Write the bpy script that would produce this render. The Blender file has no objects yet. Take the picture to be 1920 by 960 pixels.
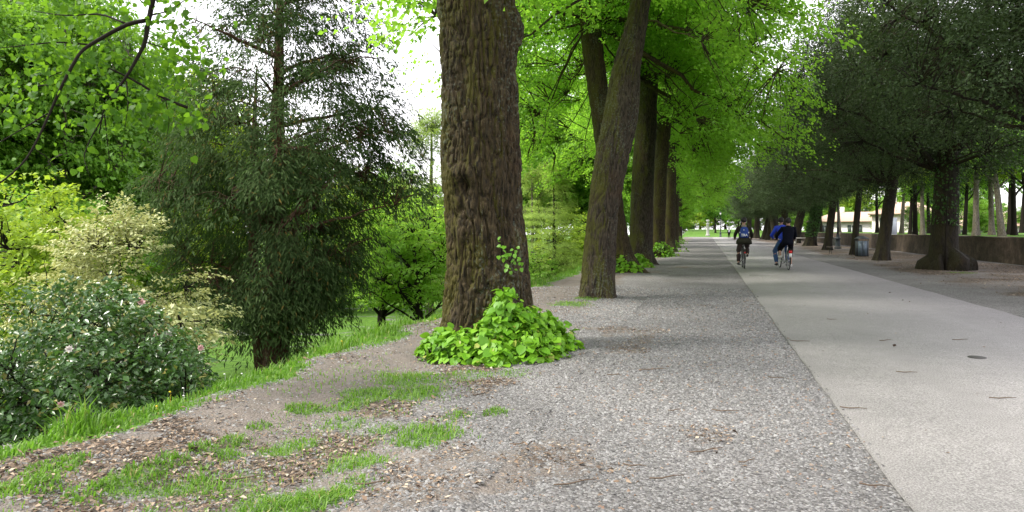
import bpy, bmesh, math, random
import numpy as np
from mathutils import Vector

# ------------------------------------------------------------------ camera, sky, sun, exposure
scene = bpy.context.scene
col = scene.collection
F, CX, HY, EYE, YAW = 1400.0, 960.0, 431.0, 1.45, math.radians(14.6)   # photo pixels -> directions
CA, SA = math.cos(YAW), math.sin(YAW)

cam_d = bpy.data.cameras.new("camera")
cam_d.sensor_width = 36.0
cam_d.lens = 36.0 * F / 1920.0
cam_d.shift_y = -(480.0 - HY) / 1920.0
cam_d.clip_start, cam_d.clip_end = 0.05, 3000.0
cam = bpy.data.objects.new("camera", cam_d)
col.objects.link(cam)
cam.location = (0, 0, EYE)
cam.rotation_euler = (math.radians(90), 0, YAW)
scene.camera = cam
scene.cycles.max_bounces = 12
scene.cycles.diffuse_bounces = 7
scene.cycles.transmission_bounces = 8

SUN_AZ, SUN_EL = math.radians(-112), math.radians(52)     # azimuth from +Y, clockwise positive
world = bpy.data.worlds.new("World")
scene.world = world
world.use_nodes = True
wn, wl = world.node_tree.nodes, world.node_tree.links
wn.clear()
w_out = wn.new("ShaderNodeOutputWorld")
w_bg = wn.new("ShaderNodeBackground")
w_sky = wn.new("ShaderNodeTexSky")
w_sky.sky_type = 'NISHITA'
w_sky.sun_disc = False
w_sky.sun_elevation = SUN_EL
w_sky.sun_rotation = SUN_AZ
w_sky.dust_density = 3.0
w_mix = wn.new("ShaderNodeMix")
w_mix.data_type = 'RGBA'
w_mix.inputs[0].default_value = 0.82                        # thin bright cloud over the whole sky
w_mix.inputs[7].default_value = (9.8, 9.5, 9.9, 1)
wl.new(w_sky.outputs[0], w_mix.inputs[6])
wl.new(w_mix.outputs[2], w_bg.inputs[0])
w_bg.inputs[1].default_value = 0.105
wl.new(w_bg.outputs[0], w_out.inputs[0])

sun_d = bpy.data.lights.new("sun", 'SUN')
sun_d.energy = 2.3
sun_d.angle = math.radians(10)
sun_d.color = (1.0, 0.95, 0.86)
sun = bpy.data.objects.new("sun", sun_d)
col.objects.link(sun)
sdir = Vector((math.sin(SUN_AZ) * math.cos(SUN_EL), math.cos(SUN_AZ) * math.cos(SUN_EL), math.sin(SUN_EL)))
sun.rotation_euler = sdir.to_track_quat('Z', 'Y').to_euler()
sun.location = (-20, 0, 30)

vs = scene.view_settings
vs.view_transform = 'Standard'
vs.look = 'None'
vs.gamma = 1.0
vs.use_curve_mapping = False
vs.exposure = 1.45

# ------------------------------------------------------------------ helpers
def c2w(xc, zc):
    return xc * CA - zc * SA, xc * SA + zc * CA
def gp(x, y, z=0.0):
    """ground point of a photo pixel, on level z"""
    zc = F * (EYE - z) / (y - HY)
    X, Y = c2w((x - CX) / F * zc, zc)
    return X, Y
def pp(x, y, zc):
    X, Y = c2w((x - CX) / F * zc, zc)
    return (X, Y, EYE - (y - HY) / F * zc)

_T = np.random.RandomState(7).rand(65536)
def _h(ix, iy, iz):
    return _T[(ix * 374761393 + iy * 668265263 + iz * 1274126177) & 65535]
def noise3(p):
    p = np.asarray(p, float)
    i = np.floor(p).astype(np.int64)
    f = p - i
    f = f * f * (3 - 2 * f)
    x, y, z = i[..., 0], i[..., 1], i[..., 2]
    fx, fy, fz = f[..., 0], f[..., 1], f[..., 2]
    def L(a, b, t): return a + (b - a) * t
    return L(L(L(_h(x, y, z), _h(x+1, y, z), fx), L(_h(x, y+1, z), _h(x+1, y+1, z), fx), fy),
             L(L(_h(x, y, z+1), _h(x+1, y, z+1), fx), L(_h(x, y+1, z+1), _h(x+1, y+1, z+1), fx), fy), fz)
def sstep(t):
    t = np.clip(t, 0, 1)
    return t * t * (3 - 2 * t)
def unit(v):
    return v / np.maximum(np.linalg.norm(v, axis=-1, keepdims=True), 1e-9)

def mesh_np(name, verts, tris=None, quads=None, smooth=False):
    me = bpy.data.meshes.new(name)
    verts = np.ascontiguousarray(verts, np.float32).reshape(-1, 3)
    loops, starts = [], []
    n = 0
    if quads is not None and len(quads):
        q = np.asarray(quads, np.int32).reshape(-1, 4)
        loops.append(q.ravel()); starts.append(np.arange(len(q)) * 4); n += q.size
    if tris is not None and len(tris):
        t = np.asarray(tris, np.int32).reshape(-1, 3)
        loops.append(t.ravel()); starts.append(n + np.arange(len(t)) * 3); n += t.size
    loops = np.concatenate(loops); starts = np.concatenate(starts).astype(np.int32)
    me.vertices.add(len(verts)); me.vertices.foreach_set("co", verts.ravel())
    me.loops.add(len(loops)); me.loops.foreach_set("vertex_index", loops)
    me.polygons.add(len(starts)); me.polygons.foreach_set("loop_start", starts)
    if smooth:
        me.polygons.foreach_set("use_smooth", np.ones(len(starts), bool))
    me.update(calc_edges=True)
    return me

def link(name, me, mat=None, parent=None):
    o = bpy.data.objects.new(name, me)
    col.objects.link(o)
    if me is not None and mat is not None and len(me.materials) == 0:
        me.materials.append(mat)
    if parent is not None:
        o.parent = parent
    return o
def tag(o, label=None, cat=None, group=None, kind=None):
    if label: o["label"] = label
    if cat: o["category"] = cat
    if group: o["group"] = group
    if kind: o["kind"] = kind
    return o
def thing(name, label, cat, loc=(0, 0, 0), rz=0.0, group=None, s=1.0):
    o = bpy.data.objects.new(name, None)
    col.objects.link(o)
    o.location = loc; o.rotation_euler = (0, 0, rz); o.scale = (s, s, s)
    o.empty_display_size = 0.1
    return tag(o, label, cat, group)

class MB:
    """collects simple shapes, then links them as one mesh object"""
    def __init__(s): s.v, s.q, s.t, s.n = [], [], [], 0
    def add(s, v, quads=(), tris=()):
        v = np.asarray(v, float).reshape(-1, 3)
        s.v.append(v)
        if len(quads): s.q.append(np.asarray(quads).reshape(-1, 4) + s.n)
        if len(tris): s.t.append(np.asarray(tris).reshape(-1, 3) + s.n)
        s.n += len(v)
        return s
    def box(s, lo, hi):
        x0, y0, z0 = lo; x1, y1, z1 = hi
        return s.add([(x0,y0,z0),(x1,y0,z0),(x1,y1,z0),(x0,y1,z0),(x0,y0,z1),(x1,y0,z1),(x1,y1,z1),(x0,y1,z1)],
                     [(0,3,2,1),(4,5,6,7),(0,1,5,4),(1,2,6,5),(2,3,7,6),(3,0,4,7)])
    def tube(s, pts, r, sides=8, rb=None, up=(0.13, 0.21, 0.97), cap=True):
        P = np.asarray(pts, float); K = len(P)
        r = np.broadcast_to(np.asarray(r, float), (K,)); rb_ = r if rb is None else np.broadcast_to(np.asarray(rb, float), (K,))
        t = unit(np.gradient(P, axis=0)); u = np.asarray(up, float)
        a = np.cross(u[None], t); bad = np.linalg.norm(a, axis=1) < 1e-3
        a[bad] = np.cross(np.array([1., 0, 0])[None], t[bad]); a = unit(a); b = np.cross(t, a)
        th = np.linspace(0, 2*np.pi, sides, endpoint=False)
        ring = P[:, None] + a[:, None]*(np.cos(th)[None, :, None]*r[:, None, None]) + b[:, None]*(np.sin(th)[None, :, None]*rb_[:, None, None])
        q = []
        for k in range(K-1):
            for j in range(sides):
                j2 = (j+1) % sides
                q.append((k*sides+j, k*sides+j2, (k+1)*sides+j2, (k+1)*sides+j))
        v = ring.reshape(-1, 3); tr = []
        if cap:
            n = len(v); v = np.vstack([v, P[:1], P[-1:]])
            for j in range(sides):
                j2 = (j+1) % sides
                tr += [(n, j2, j), (n+1, (K-1)*sides+j, (K-1)*sides+j2)]
        return s.add(v, q, tr)
    def lathe(s, prof, c=(0, 0, 0), sides=16, axis='z'):
        prof = np.asarray(prof, float); th = np.linspace(0, 2*np.pi, sides, endpoint=False)
        v = np.stack([prof[:, 0][:, None]*np.cos(th), prof[:, 0][:, None]*np.sin(th), np.repeat(prof[:, 1][:, None], sides, 1)], -1)
        if axis == 'x': v = v[..., [2, 0, 1]]
        if axis == 'y': v = v[..., [1, 2, 0]]
        q = []
        for k in range(len(prof)-1):
            for j in range(sides):
                j2 = (j+1) % sides
                q.append((k*sides+j, k*sides+j2, (k+1)*sides+j2, (k+1)*sides+j))
        return s.add(v.reshape(-1, 3)+np.asarray(c, float), q)
    def torus(s, c, R, r, sides=28, rs=6, axis='x', a0=0, a1=2*math.pi):
        full = abs(a1-a0-2*math.pi) < 1e-6
        th = np.linspace(a0, a1, sides, endpoint=not full); ph = np.linspace(0, 2*np.pi, rs, endpoint=False)
        rr = R + r*np.cos(ph)[None]; h = r*np.sin(ph)[None].repeat(sides, 0)
        A, B = rr*np.cos(th)[:, None], rr*np.sin(th)[:, None]
        v = {'x': np.stack([h, A, B], -1), 'z': np.stack([A, B, h], -1)}[axis]
        q = []
        for k in range(sides if full else sides-1):
            for j in range(rs):
                k2, j2 = (k+1) % sides, (j+1) % rs
                q.append((k*rs+j, k*rs+j2, k2*rs+j2, k2*rs+j))
        return s.add(v.reshape(-1, 3)+np.asarray(c, float), q)
    def blob(s, c, r, n=10, m=8, fn=None):
        th = np.linspace(0, 2*np.pi, n, endpoint=False); ph = np.linspace(-np.pi/2, np.pi/2, m)
        d = np.stack([np.cos(ph)[:, None]*np.cos(th), np.cos(ph)[:, None]*np.sin(th), np.repeat(np.sin(ph)[:, None], n, 1)], -1)
        v = d*np.asarray(r, float)
        if fn is not None: v = fn(v, d)
        q = [(k*n+j, k*n+(j+1) % n, (k+1)*n+(j+1) % n, (k+1)*n+j) for k in range(m-1) for j in range(n)]
        return s.add(v.reshape(-1, 3)+np.asarray(c, float), q)
    def mesh(s, name, smooth=False):
        return mesh_np(name, np.vstack(s.v), np.vstack(s.t) if s.t else None, np.vstack(s.q) if s.q else None, smooth)
    def build(s, name, mat, parent=None, smooth=False):
        return link(name, s.mesh(name, smooth), mat, parent)

def tube_batch(P, R, sides=4):
    """P (B,K,3), R (B,K) -> verts, quads"""
    B, K, _ = P.shape
    t = unit(np.gradient(P, axis=1))
    ref = np.where(np.abs(t[..., 2:3]) > 0.9, np.array([1., 0, 0]), np.array([0, 0, 1.]))
    a = unit(np.cross(ref, t)); b = np.cross(t, a)
    th = np.linspace(0, 2*np.pi, sides, endpoint=False)
    v = P[:, :, None] + (a[:, :, None]*np.cos(th)[:, None] + b[:, :, None]*np.sin(th)[:, None])*R[:, :, None, None]
    idx = np.arange(B*K*sides).reshape(B, K, sides)
    n = np.roll(idx, -1, axis=2)
    q = np.stack([idx[:, :-1], n[:, :-1], n[:, 1:], idx[:, 1:]], -1)
    return v.reshape(-1, 3), q.reshape(-1, 4)

def leaves_np(P, T, N, L, W, fold=0.18, curl=0.12):
    """folded kite leaves -> verts, tris"""
    n = len(P)
    T = unit(T); B = unit(np.cross(T, N)); N = np.cross(B, T)
    L = np.broadcast_to(L, (n,))[:, None]; W = np.broadcast_to(W, (n,))[:, None]
    v = np.empty((n, 4, 3))
    v[:, 0] = P
    v[:, 1] = P + T*L*0.42 + B*W*0.5 + N*W*fold
    v[:, 2] = P + T*L - N*L*curl
    v[:, 3] = P + T*L*0.42 - B*W*0.5 + N*W*fold
    i = np.arange(n)[:, None]*4
    t = np.concatenate([i+[0, 1, 2], i+[0, 2, 3]], 1)
    return v.reshape(-1, 3), t.reshape(-1, 3)

# ------------------------------------------------------------------ materials
def nodes(m):
    m.use_nodes = True
    return m.node_tree.nodes, m.node_tree.links
def new_mat(name):
    m = bpy.data.materials.new(name)
    n, l = nodes(m)
    return m, n, l, n["Principled BSDF"], n["Material Output"]
def ramp(n, stops):
    r = n.new("ShaderNodeValToRGB")
    e = r.color_ramp.elements
    while len(e) < len(stops): e.new(0.5)
    for k, (p, c) in enumerate(stops):
        e[k].position = p; e[k].color = (*c, 1) if len(c) == 3 else c
    return r
def noise(n, l, scale, detail=4, vec=None, rough=0.55):
    t = n.new("ShaderNodeTexNoise")
    t.inputs["Scale"].default_value = scale; t.inputs["Detail"].default_value = detail; t.inputs["Roughness"].default_value = rough
    if vec is not None: l.new(vec, t.inputs["Vector"])
    return t
def mixc(n, l, fac, a, b):
    m = n.new("ShaderNodeMix"); m.data_type = 'RGBA'
    for s, v in ((m.inputs[0], fac), (m.inputs[6], a), (m.inputs[7], b)):
        if isinstance(v, (int, float)): s.default_value = v
        elif isinstance(v, tuple): s.default_value = (*v, 1)
        else: l.new(v, s)
    return m.outputs[2]
def math_(n, l, op, a, b=None, clamp=False):
    m = n.new("ShaderNodeMath"); m.operation = op; m.use_clamp = clamp
    for s, v in zip(m.inputs, (a, b)):
        if v is None: continue
        if isinstance(v, (int, float)): s.default_value = v
        else: l.new(v, s)
    return m.outputs[0]
def mapping(n, l, vec, scale):
    m = n.new("ShaderNodeMapping"); m.inputs["Scale"].default_value = scale
    l.new(vec, m.inputs[0]); return m.outputs[0]

def plain(name, c, rough=0.6, metal=0.0, var=0.12, spec=0.4):
    m, n, l, b, o = new_mat(name)
    tc = n.new("ShaderNodeTexCoord")
    t = noise(n, l, 9.0, 5, tc.outputs["Object"])
    l.new(mixc(n, l, t.outputs["Fac"], tuple(x*(1-var) for x in c), tuple(min(1, x*(1+var)) for x in c)), b.inputs["Base Color"])
    b.inputs["Roughness"].default_value = rough; b.inputs["Metallic"].default_value = metal
    b.inputs["Specular IOR Level"].default_value = spec
    return m

def leaf_mat(name, c0, c1, trans, tfac=0.4, rough=0.5, spec=0.35, odd=None):
    """c0..c1 per leaf, with drifting patches through the crown"""
    m, n, l, b, o = new_mat(name)
    geo = n.new("ShaderNodeNewGeometry"); tc = n.new("ShaderNodeTexCoord")
    big = noise(n, l, 0.55, 3, tc.outputs["Object"])
    f = math_(n, l, 'ADD', math_(n, l, 'MULTIPLY', geo.outputs["Random Per Island"], 0.65),
              math_(n, l, 'MULTIPLY', math_(n, l, 'SUBTRACT', big.outputs["Fac"], 0.3), 1.0), True)
    c = mixc(n, l, f, c0, c1)
    if odd:
        r = ramp(n, [(0.0, (1, 1, 1)), (odd[1], (1, 1, 1)), (odd[1]+0.005, (0, 0, 0))])
        r.color_ramp.interpolation = 'CONSTANT'
        l.new(geo.outputs["Random Per Island"], r.inputs[0])
        c = mixc(n, l, r.outputs[0], c, odd[0])
    l.new(c, b.inputs["Base Color"])
    b.inputs["Roughness"].default_value = rough; b.inputs["Specular IOR Level"].default_value = spec
    tr = n.new("ShaderNodeBsdfTranslucent")
    tcv = mixc(n, l, f, tuple(x*0.75 for x in trans), tuple(min(1, x*1.2) for x in trans))
    l.new(tcv, tr.inputs[0])
    mx = n.new("ShaderNodeMixShader"); mx.inputs[0].default_value = tfac
    l.new(b.outputs[0], mx.inputs[1]); l.new(tr.outputs[0], mx.inputs[2]); l.new(mx.outputs[0], o.inputs[0])
    return m

def bark_mat(name, dark, light, moss=(0.085, 0.08, 0.012), moss_amt=0.5, lichen=(0.16, 0.19, 0.15), red=(0.13, 0.05, 0.025), sc=1.0):
    m, n, l, b, o = new_mat(name)
    tc = n.new("ShaderNodeTexCoord"); geo = n.new("ShaderNodeNewGeometry")
    v = tc.outputs["Object"]
    st = mapping(n, l, v, (30*sc, 30*sc, 6.5*sc))
    ridge = noise(n, l, 1.0, 5, st, 0.65)
    vor = n.new("ShaderNodeTexVoronoi"); vor.feature = 'DISTANCE_TO_EDGE'
    vor.inputs["Scale"].default_value = 1.0
    l.new(mapping(n, l, v, (20*sc, 20*sc, 5*sc)), vor.inputs["Vector"])
    r0 = ramp(n, [(0.36, dark), (0.62, light)])
    l.new(ridge.outputs["Fac"], r0.inputs[0])
    c = r0.outputs[0]
    fine = noise(n, l, 55, 3, v)
    p1 = noise(n, l, 1.1, 4, v)
    rr = ramp(n, [(0.56, (0, 0, 0)), (0.7, (1, 1, 1))]); l.new(p1.outputs["Fac"], rr.inputs[0])
    c = mixc(n, l, math_(n, l, 'MULTIPLY', rr.outputs[0], 0.45), c, red)
    p2 = noise(n, l, 2.3, 5, mapping(n, l, v, (1.6, 1.6, 0.6)))
    sep = n.new("ShaderNodeSeparateXYZ"); l.new(geo.outputs["Normal"], sep.inputs[0])
    side = math_(n, l, 'MULTIPLY', sep.outputs[0], -0.16)
    mf = math_(n, l, 'ADD', math_(n, l, 'ADD', p2.outputs["Fac"], side), math_(n, l, 'MULTIPLY', math_(n, l, 'SUBTRACT', fine.outputs["Fac"], 0.5), 0.35))
    rm = ramp(n, [(0.46, (0, 0, 0)), (0.62, (1, 1, 1))]); l.new(mf, rm.inputs[0])
    mossc = mixc(n, l, fine.outputs["Fac"], tuple(x*0.5 for x in moss), tuple(x*1.35 for x in moss))
    c = mixc(n, l, math_(n, l, 'MULTIPLY', rm.outputs[0], moss_amt), c, mossc)
    p3 = noise(n, l, 26, 3, v); p4 = noise(n, l, 1.7, 2, mapping(n, l, v, (1, 1, .4)))
    lf = math_(n, l, 'ADD', p3.outputs["Fac"], math_(n, l, 'MULTIPLY', math_(n, l, 'SUBTRACT', p4.outputs["Fac"], 0.5), 0.7))
    rl = ramp(n, [(0.60, (0, 0, 0)), (0.70, (1, 1, 1))]); l.new(lf, rl.inputs[0])
    c = mixc(n, l, math_(n, l, 'MULTIPLY', rl.outputs[0], 0.32), c, lichen)
    l.new(c, b.inputs["Base Color"])
    b.inputs["Roughness"].default_value = 0.85; b.inputs["Specular IOR Level"].default_value = 0.25
    h = math_(n, l, 'ADD', math_(n, l, 'ADD', ridge.outputs["Fac"], math_(n, l, 'MULTIPLY', vor.outputs["Distance"], 1.2)), math_(n, l, 'MULTIPLY', fine.outputs["Fac"], 0.3))
    bp = n.new("ShaderNodeBump"); bp.inputs["Strength"].default_value = 0.9; bp.inputs["Distance"].default_value = 0.025
    l.new(h, bp.inputs["Height"]); l.new(bp.outputs[0], b.inputs["Normal"])
    return m

M = {}
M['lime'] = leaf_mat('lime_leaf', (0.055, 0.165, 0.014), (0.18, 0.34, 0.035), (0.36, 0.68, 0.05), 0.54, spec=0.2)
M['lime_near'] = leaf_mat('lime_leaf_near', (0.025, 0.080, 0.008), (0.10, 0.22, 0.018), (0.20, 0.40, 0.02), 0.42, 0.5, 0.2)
M['shoot'] = leaf_mat('shoot_leaf', (0.06, 0.20, 0.010), (0.20, 0.40, 0.022), (0.24, 0.48, 0.03), 0.3, 0.45, odd=((0.30, 0.34, 0.06), 0.03))
M['oak'] = leaf_mat('oak_leaf', (0.014, 0.028, 0.011), (0.074, 0.116, 0.048), (0.08, 0.13, 0.03), 0.25, 0.6, 0.2)
M['yew'] = leaf_mat('yew_needle', (0.022, 0.046, 0.018), (0.10, 0.145, 0.055), (0.07, 0.14, 0.03), 0.28, 0.85, 0.06, odd=((0.17, 0.13, 0.04), 0.03))
M['dogwood'] = leaf_mat('dogwood_leaf', (0.22, 0.28, 0.09), (0.60, 0.61, 0.33), (0.45, 0.45, 0.15), 0.3, 0.5)
M['camellia'] = leaf_mat('camellia_leaf', (0.026, 0.075, 0.016), (0.085, 0.17, 0.045), (0.10, 0.22, 0.03), 0.2, 0.3, 0.6, odd=((0.22, 0.2, 0.05), 0.04))
M['wood'] = leaf_mat('wood_leaf', (0.07, 0.19, 0.015), (0.19, 0.36, 0.04), (0.28, 0.52, 0.04), 0.42)
M['wood_dark'] = leaf_mat('wood_leaf_dark', (0.05, 0.15, 0.014), (0.13, 0.26, 0.03), (0.18, 0.40, 0.03), 0.42)
M['golden'] = leaf_mat('golden_leaf', (0.16, 0.27, 0.015), (0.34, 0.46, 0.04), (0.42, 0.58, 0.04), 0.38)
M['cypress'] = leaf_mat('cypress_needle', (0.15, 0.27, 0.04), (0.30, 0.42, 0.08), (0.40, 0.55, 0.10), 0.42)
M['maple'] = leaf_mat('maple_leaf', (0.14, 0.32, 0.025), (0.28, 0.50, 0.06), (0.42, 0.68, 0.07), 0.5)
M['ivy'] = leaf_mat('ivy_leaf', (0.012, 0.045, 0.008), (0.06, 0.15, 0.018), (0.08, 0.22, 0.02), 0.2, 0.35)
M['grass'] = leaf_mat('grass_blade', (0.045, 0.13, 0.010), (0.17, 0.30, 0.03), (0.18, 0.40, 0.03), 0.35, 0.5, odd=((0.32, 0.28, 0.10), 0.05))
M['bark'] = bark_mat('lime_bark', (0.005, 0.0036, 0.0018), (0.060, 0.043, 0.021), moss=(0.056, 0.051, 0.005), moss_amt=0.8, red=(0.075, 0.038, 0.018))
M['bark_mossy'] = bark_mat('mossy_bark', (0.008, 0.006, 0.004), (0.064, 0.050, 0.034), moss=(0.060, 0.060, 0.008), moss_amt=0.9, red=(0.075, 0.038, 0.018))
M['bark_oak'] = bark_mat('oak_bark', (0.006, 0.005, 0.004), (0.030, 0.024, 0.017), moss=(0.040, 0.036, 0.008), moss_amt=0.45, lichen=(0.07, 0.08, 0.06), red=(0.04, 0.022, 0.012))
M['bark_yew'] = bark_mat('yew_bark', (0.025, 0.012, 0.008), (0.12, 0.06, 0.04), moss_amt=0.25)
M['bark_pale'] = bark_mat('pale_bark', (0.05, 0.043, 0.036), (0.19, 0.165, 0.14), moss_amt=0.3)
M['twig'] = plain('dark_twig', (0.014, 0.011, 0.008), 0.85, spec=.15)

# ------------------------------------------------------------------ ground, road, wall
ROAD_L, ROAD_R, WALL_X = 1.03, 5.0, 12.5
TUFTS = [(800,812,.30,1.2),(570,770,.14,.8),(690,745,.25,.9),(655,762,.2,.8),(780,742,.26,1),(755,715,.3,.9),(855,780,.14,.7),(930,774,.12,.7),
         (670,862,.24,.8),(560,945,.22,1.1),(250,900,.2,.8),(355,895,.2,.9),(425,850,.1,.7),(440,826,.12,.7),(540,832,.2,.8),(490,800,.1,.5),
         (640,790,.2,.6),(380,845,.12,.6),(100,890,.2,.6),(620,930,.2,.7),(480,950,.3,.7),(720,800,.15,.5),(1075,568,.45,.8),(1105,560,.3,.8),
         (870,708,.35,.6),(960,702,.25,.5),(180,930,.2,.4),(300,950,.15,.4),(1800,512,.5,.5),(420,905,.22,.6),(660,905,.18,.6),(60,925,.2,.5),(330,870,.14,.6)]
TP = np.array([(*gp(a, b), r, k) for a, b, r, k in TUFTS])

def terr(X, Y):
    X = np.asarray(X, float); Y = np.asarray(Y, float)
    z3 = np.zeros_like(X)
    n1 = noise3(np.stack([X*0.8, Y*0.8, z3+3], -1)) - 0.5
    n2 = noise3(np.stack([X*3.1, Y*3.1, z3+9], -1)) - 0.5
    edge = -4.35 + 0.25*(noise3(np.stack([X*0, Y*0.5, z3], -1))-0.5)
    sl = np.clip((edge + 0.15 - X)/4.0, 0, 1); z = -2.5*(sl + 0.10*np.sin(sl*np.pi*2)*-1*0.5)
    calm = np.where(X > -1.2, 0.12, 1.0)*np.where((X > ROAD_L-0.4) & (X < ROAD_R+0.4), 0.1, 1)
    z = z + (n1*0.10 + n2*0.035)*calm*np.where(X > 5.5, 4, 1)*np.where(X > 12.4, 0.1, 1)
    z = z + 0.03*sstep((-2.9-X)/0.3)*sstep((X+4.6)/0.3)*(Y > 0) - 0.025*np.exp(-((X+3.1)/0.28)**2)
    z = np.where(X > WALL_X+0.2, 1.10 + n1*0.1 - 4.0*sstep((X-52)/25), z)
    far = sstep((Y-150)/60.0)
    return z + far*1.6*np.where(X > -6, 1, 0.3)*np.where(X > WALL_X+0.2, 0.1, 1)

def zones(X, Y, tk=1.0):
    """grass, litter, dirt (the rest is gravel)"""
    X = np.asarray(X, float); Y = np.asarray(Y, float); z0 = np.zeros_like(X)
    n1 = noise3(np.stack([X*1.1, Y*1.1, z0+1.5], -1)); n2 = noise3(np.stack([X*3.7, Y*3.7, z0+5.5], -1)); n3 = noise3(np.stack([X*9, Y*9, z0+2.5], -1))
    xe = X + (n1-.5)*0.8 + (n2-.5)*0.35
    grass = sstep((-3.82-xe)/0.3)*(.35+.65*sstep((n2-.3)/.25))
    for px, py, r, k in TP:
        d = np.hypot(X-px, (Y-py)*0.8)/r + (n2-.5)*0.9 + (n3-.5)*0.5
        grass = np.maximum(grass, sstep((1.0-d)/0.35)*min(1, k+0.2)*tk)
    grass = np.where(X > WALL_X+.1, 1, grass)
    grass = np.where((Y > 151) & (X < 30), np.maximum(grass, sstep((Y-151)/3)), grass)
    lz = sstep((xe+2.95)/0.15)*sstep((-1.55-xe)/0.5)*sstep((10.5-Y)/1.5)*sstep((Y-5.0)/0.8)
    lz = np.maximum(lz, sstep((-1.75-X-(n1-.5)*1.2)/0.3)*sstep((5.1-Y+(n2-.5)*.6)/0.4))
    lz = np.maximum(lz, sstep((xe+4.3)/0.15)*sstep((-3.3-xe)/0.2)*0.5)
    lz = np.maximum(lz, 0.55*sstep((xe+3.4)/0.5)*sstep((-1.9-xe)/0.5)*sstep((Y-11)/2))
    lz = lz*sstep((n2*0.6+n1*0.4-0.36)/0.22)*np.where((X < -2.75) & (X > -3.6) & (Y > 4.6), .35, 1)
    lz = np.maximum(lz, sstep((xe-5.9)/1.6)*(X < WALL_X)*(0.45+0.55*sstep((n1-.35)/.3))*0.9)
    lz = np.maximum(lz, 0.5*sstep((n1-.66)/.1)*sstep((n2-.4)/.2)*(X < 1)*(X > -2))
    dirt = np.maximum(sstep((xe+4.35)/0.2)*sstep((-2.7-xe)/0.3)*1.0, sstep((xe+3.6)/0.2)*sstep((-2.0-xe)/0.5)*0.75)
    dirt = np.maximum(dirt, 0.7*sstep((n1*.7+n2*.3-0.56)/0.16)*(X < -0.6))
    dirt = np.maximum(dirt, sstep((xe-5.2)/2)*(X < WALL_X)*0.6)
    litter = lz*(1-grass); dirt = dirt*(1-grass)*(1-litter*0.5)
    return grass, litter, dirt

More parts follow.
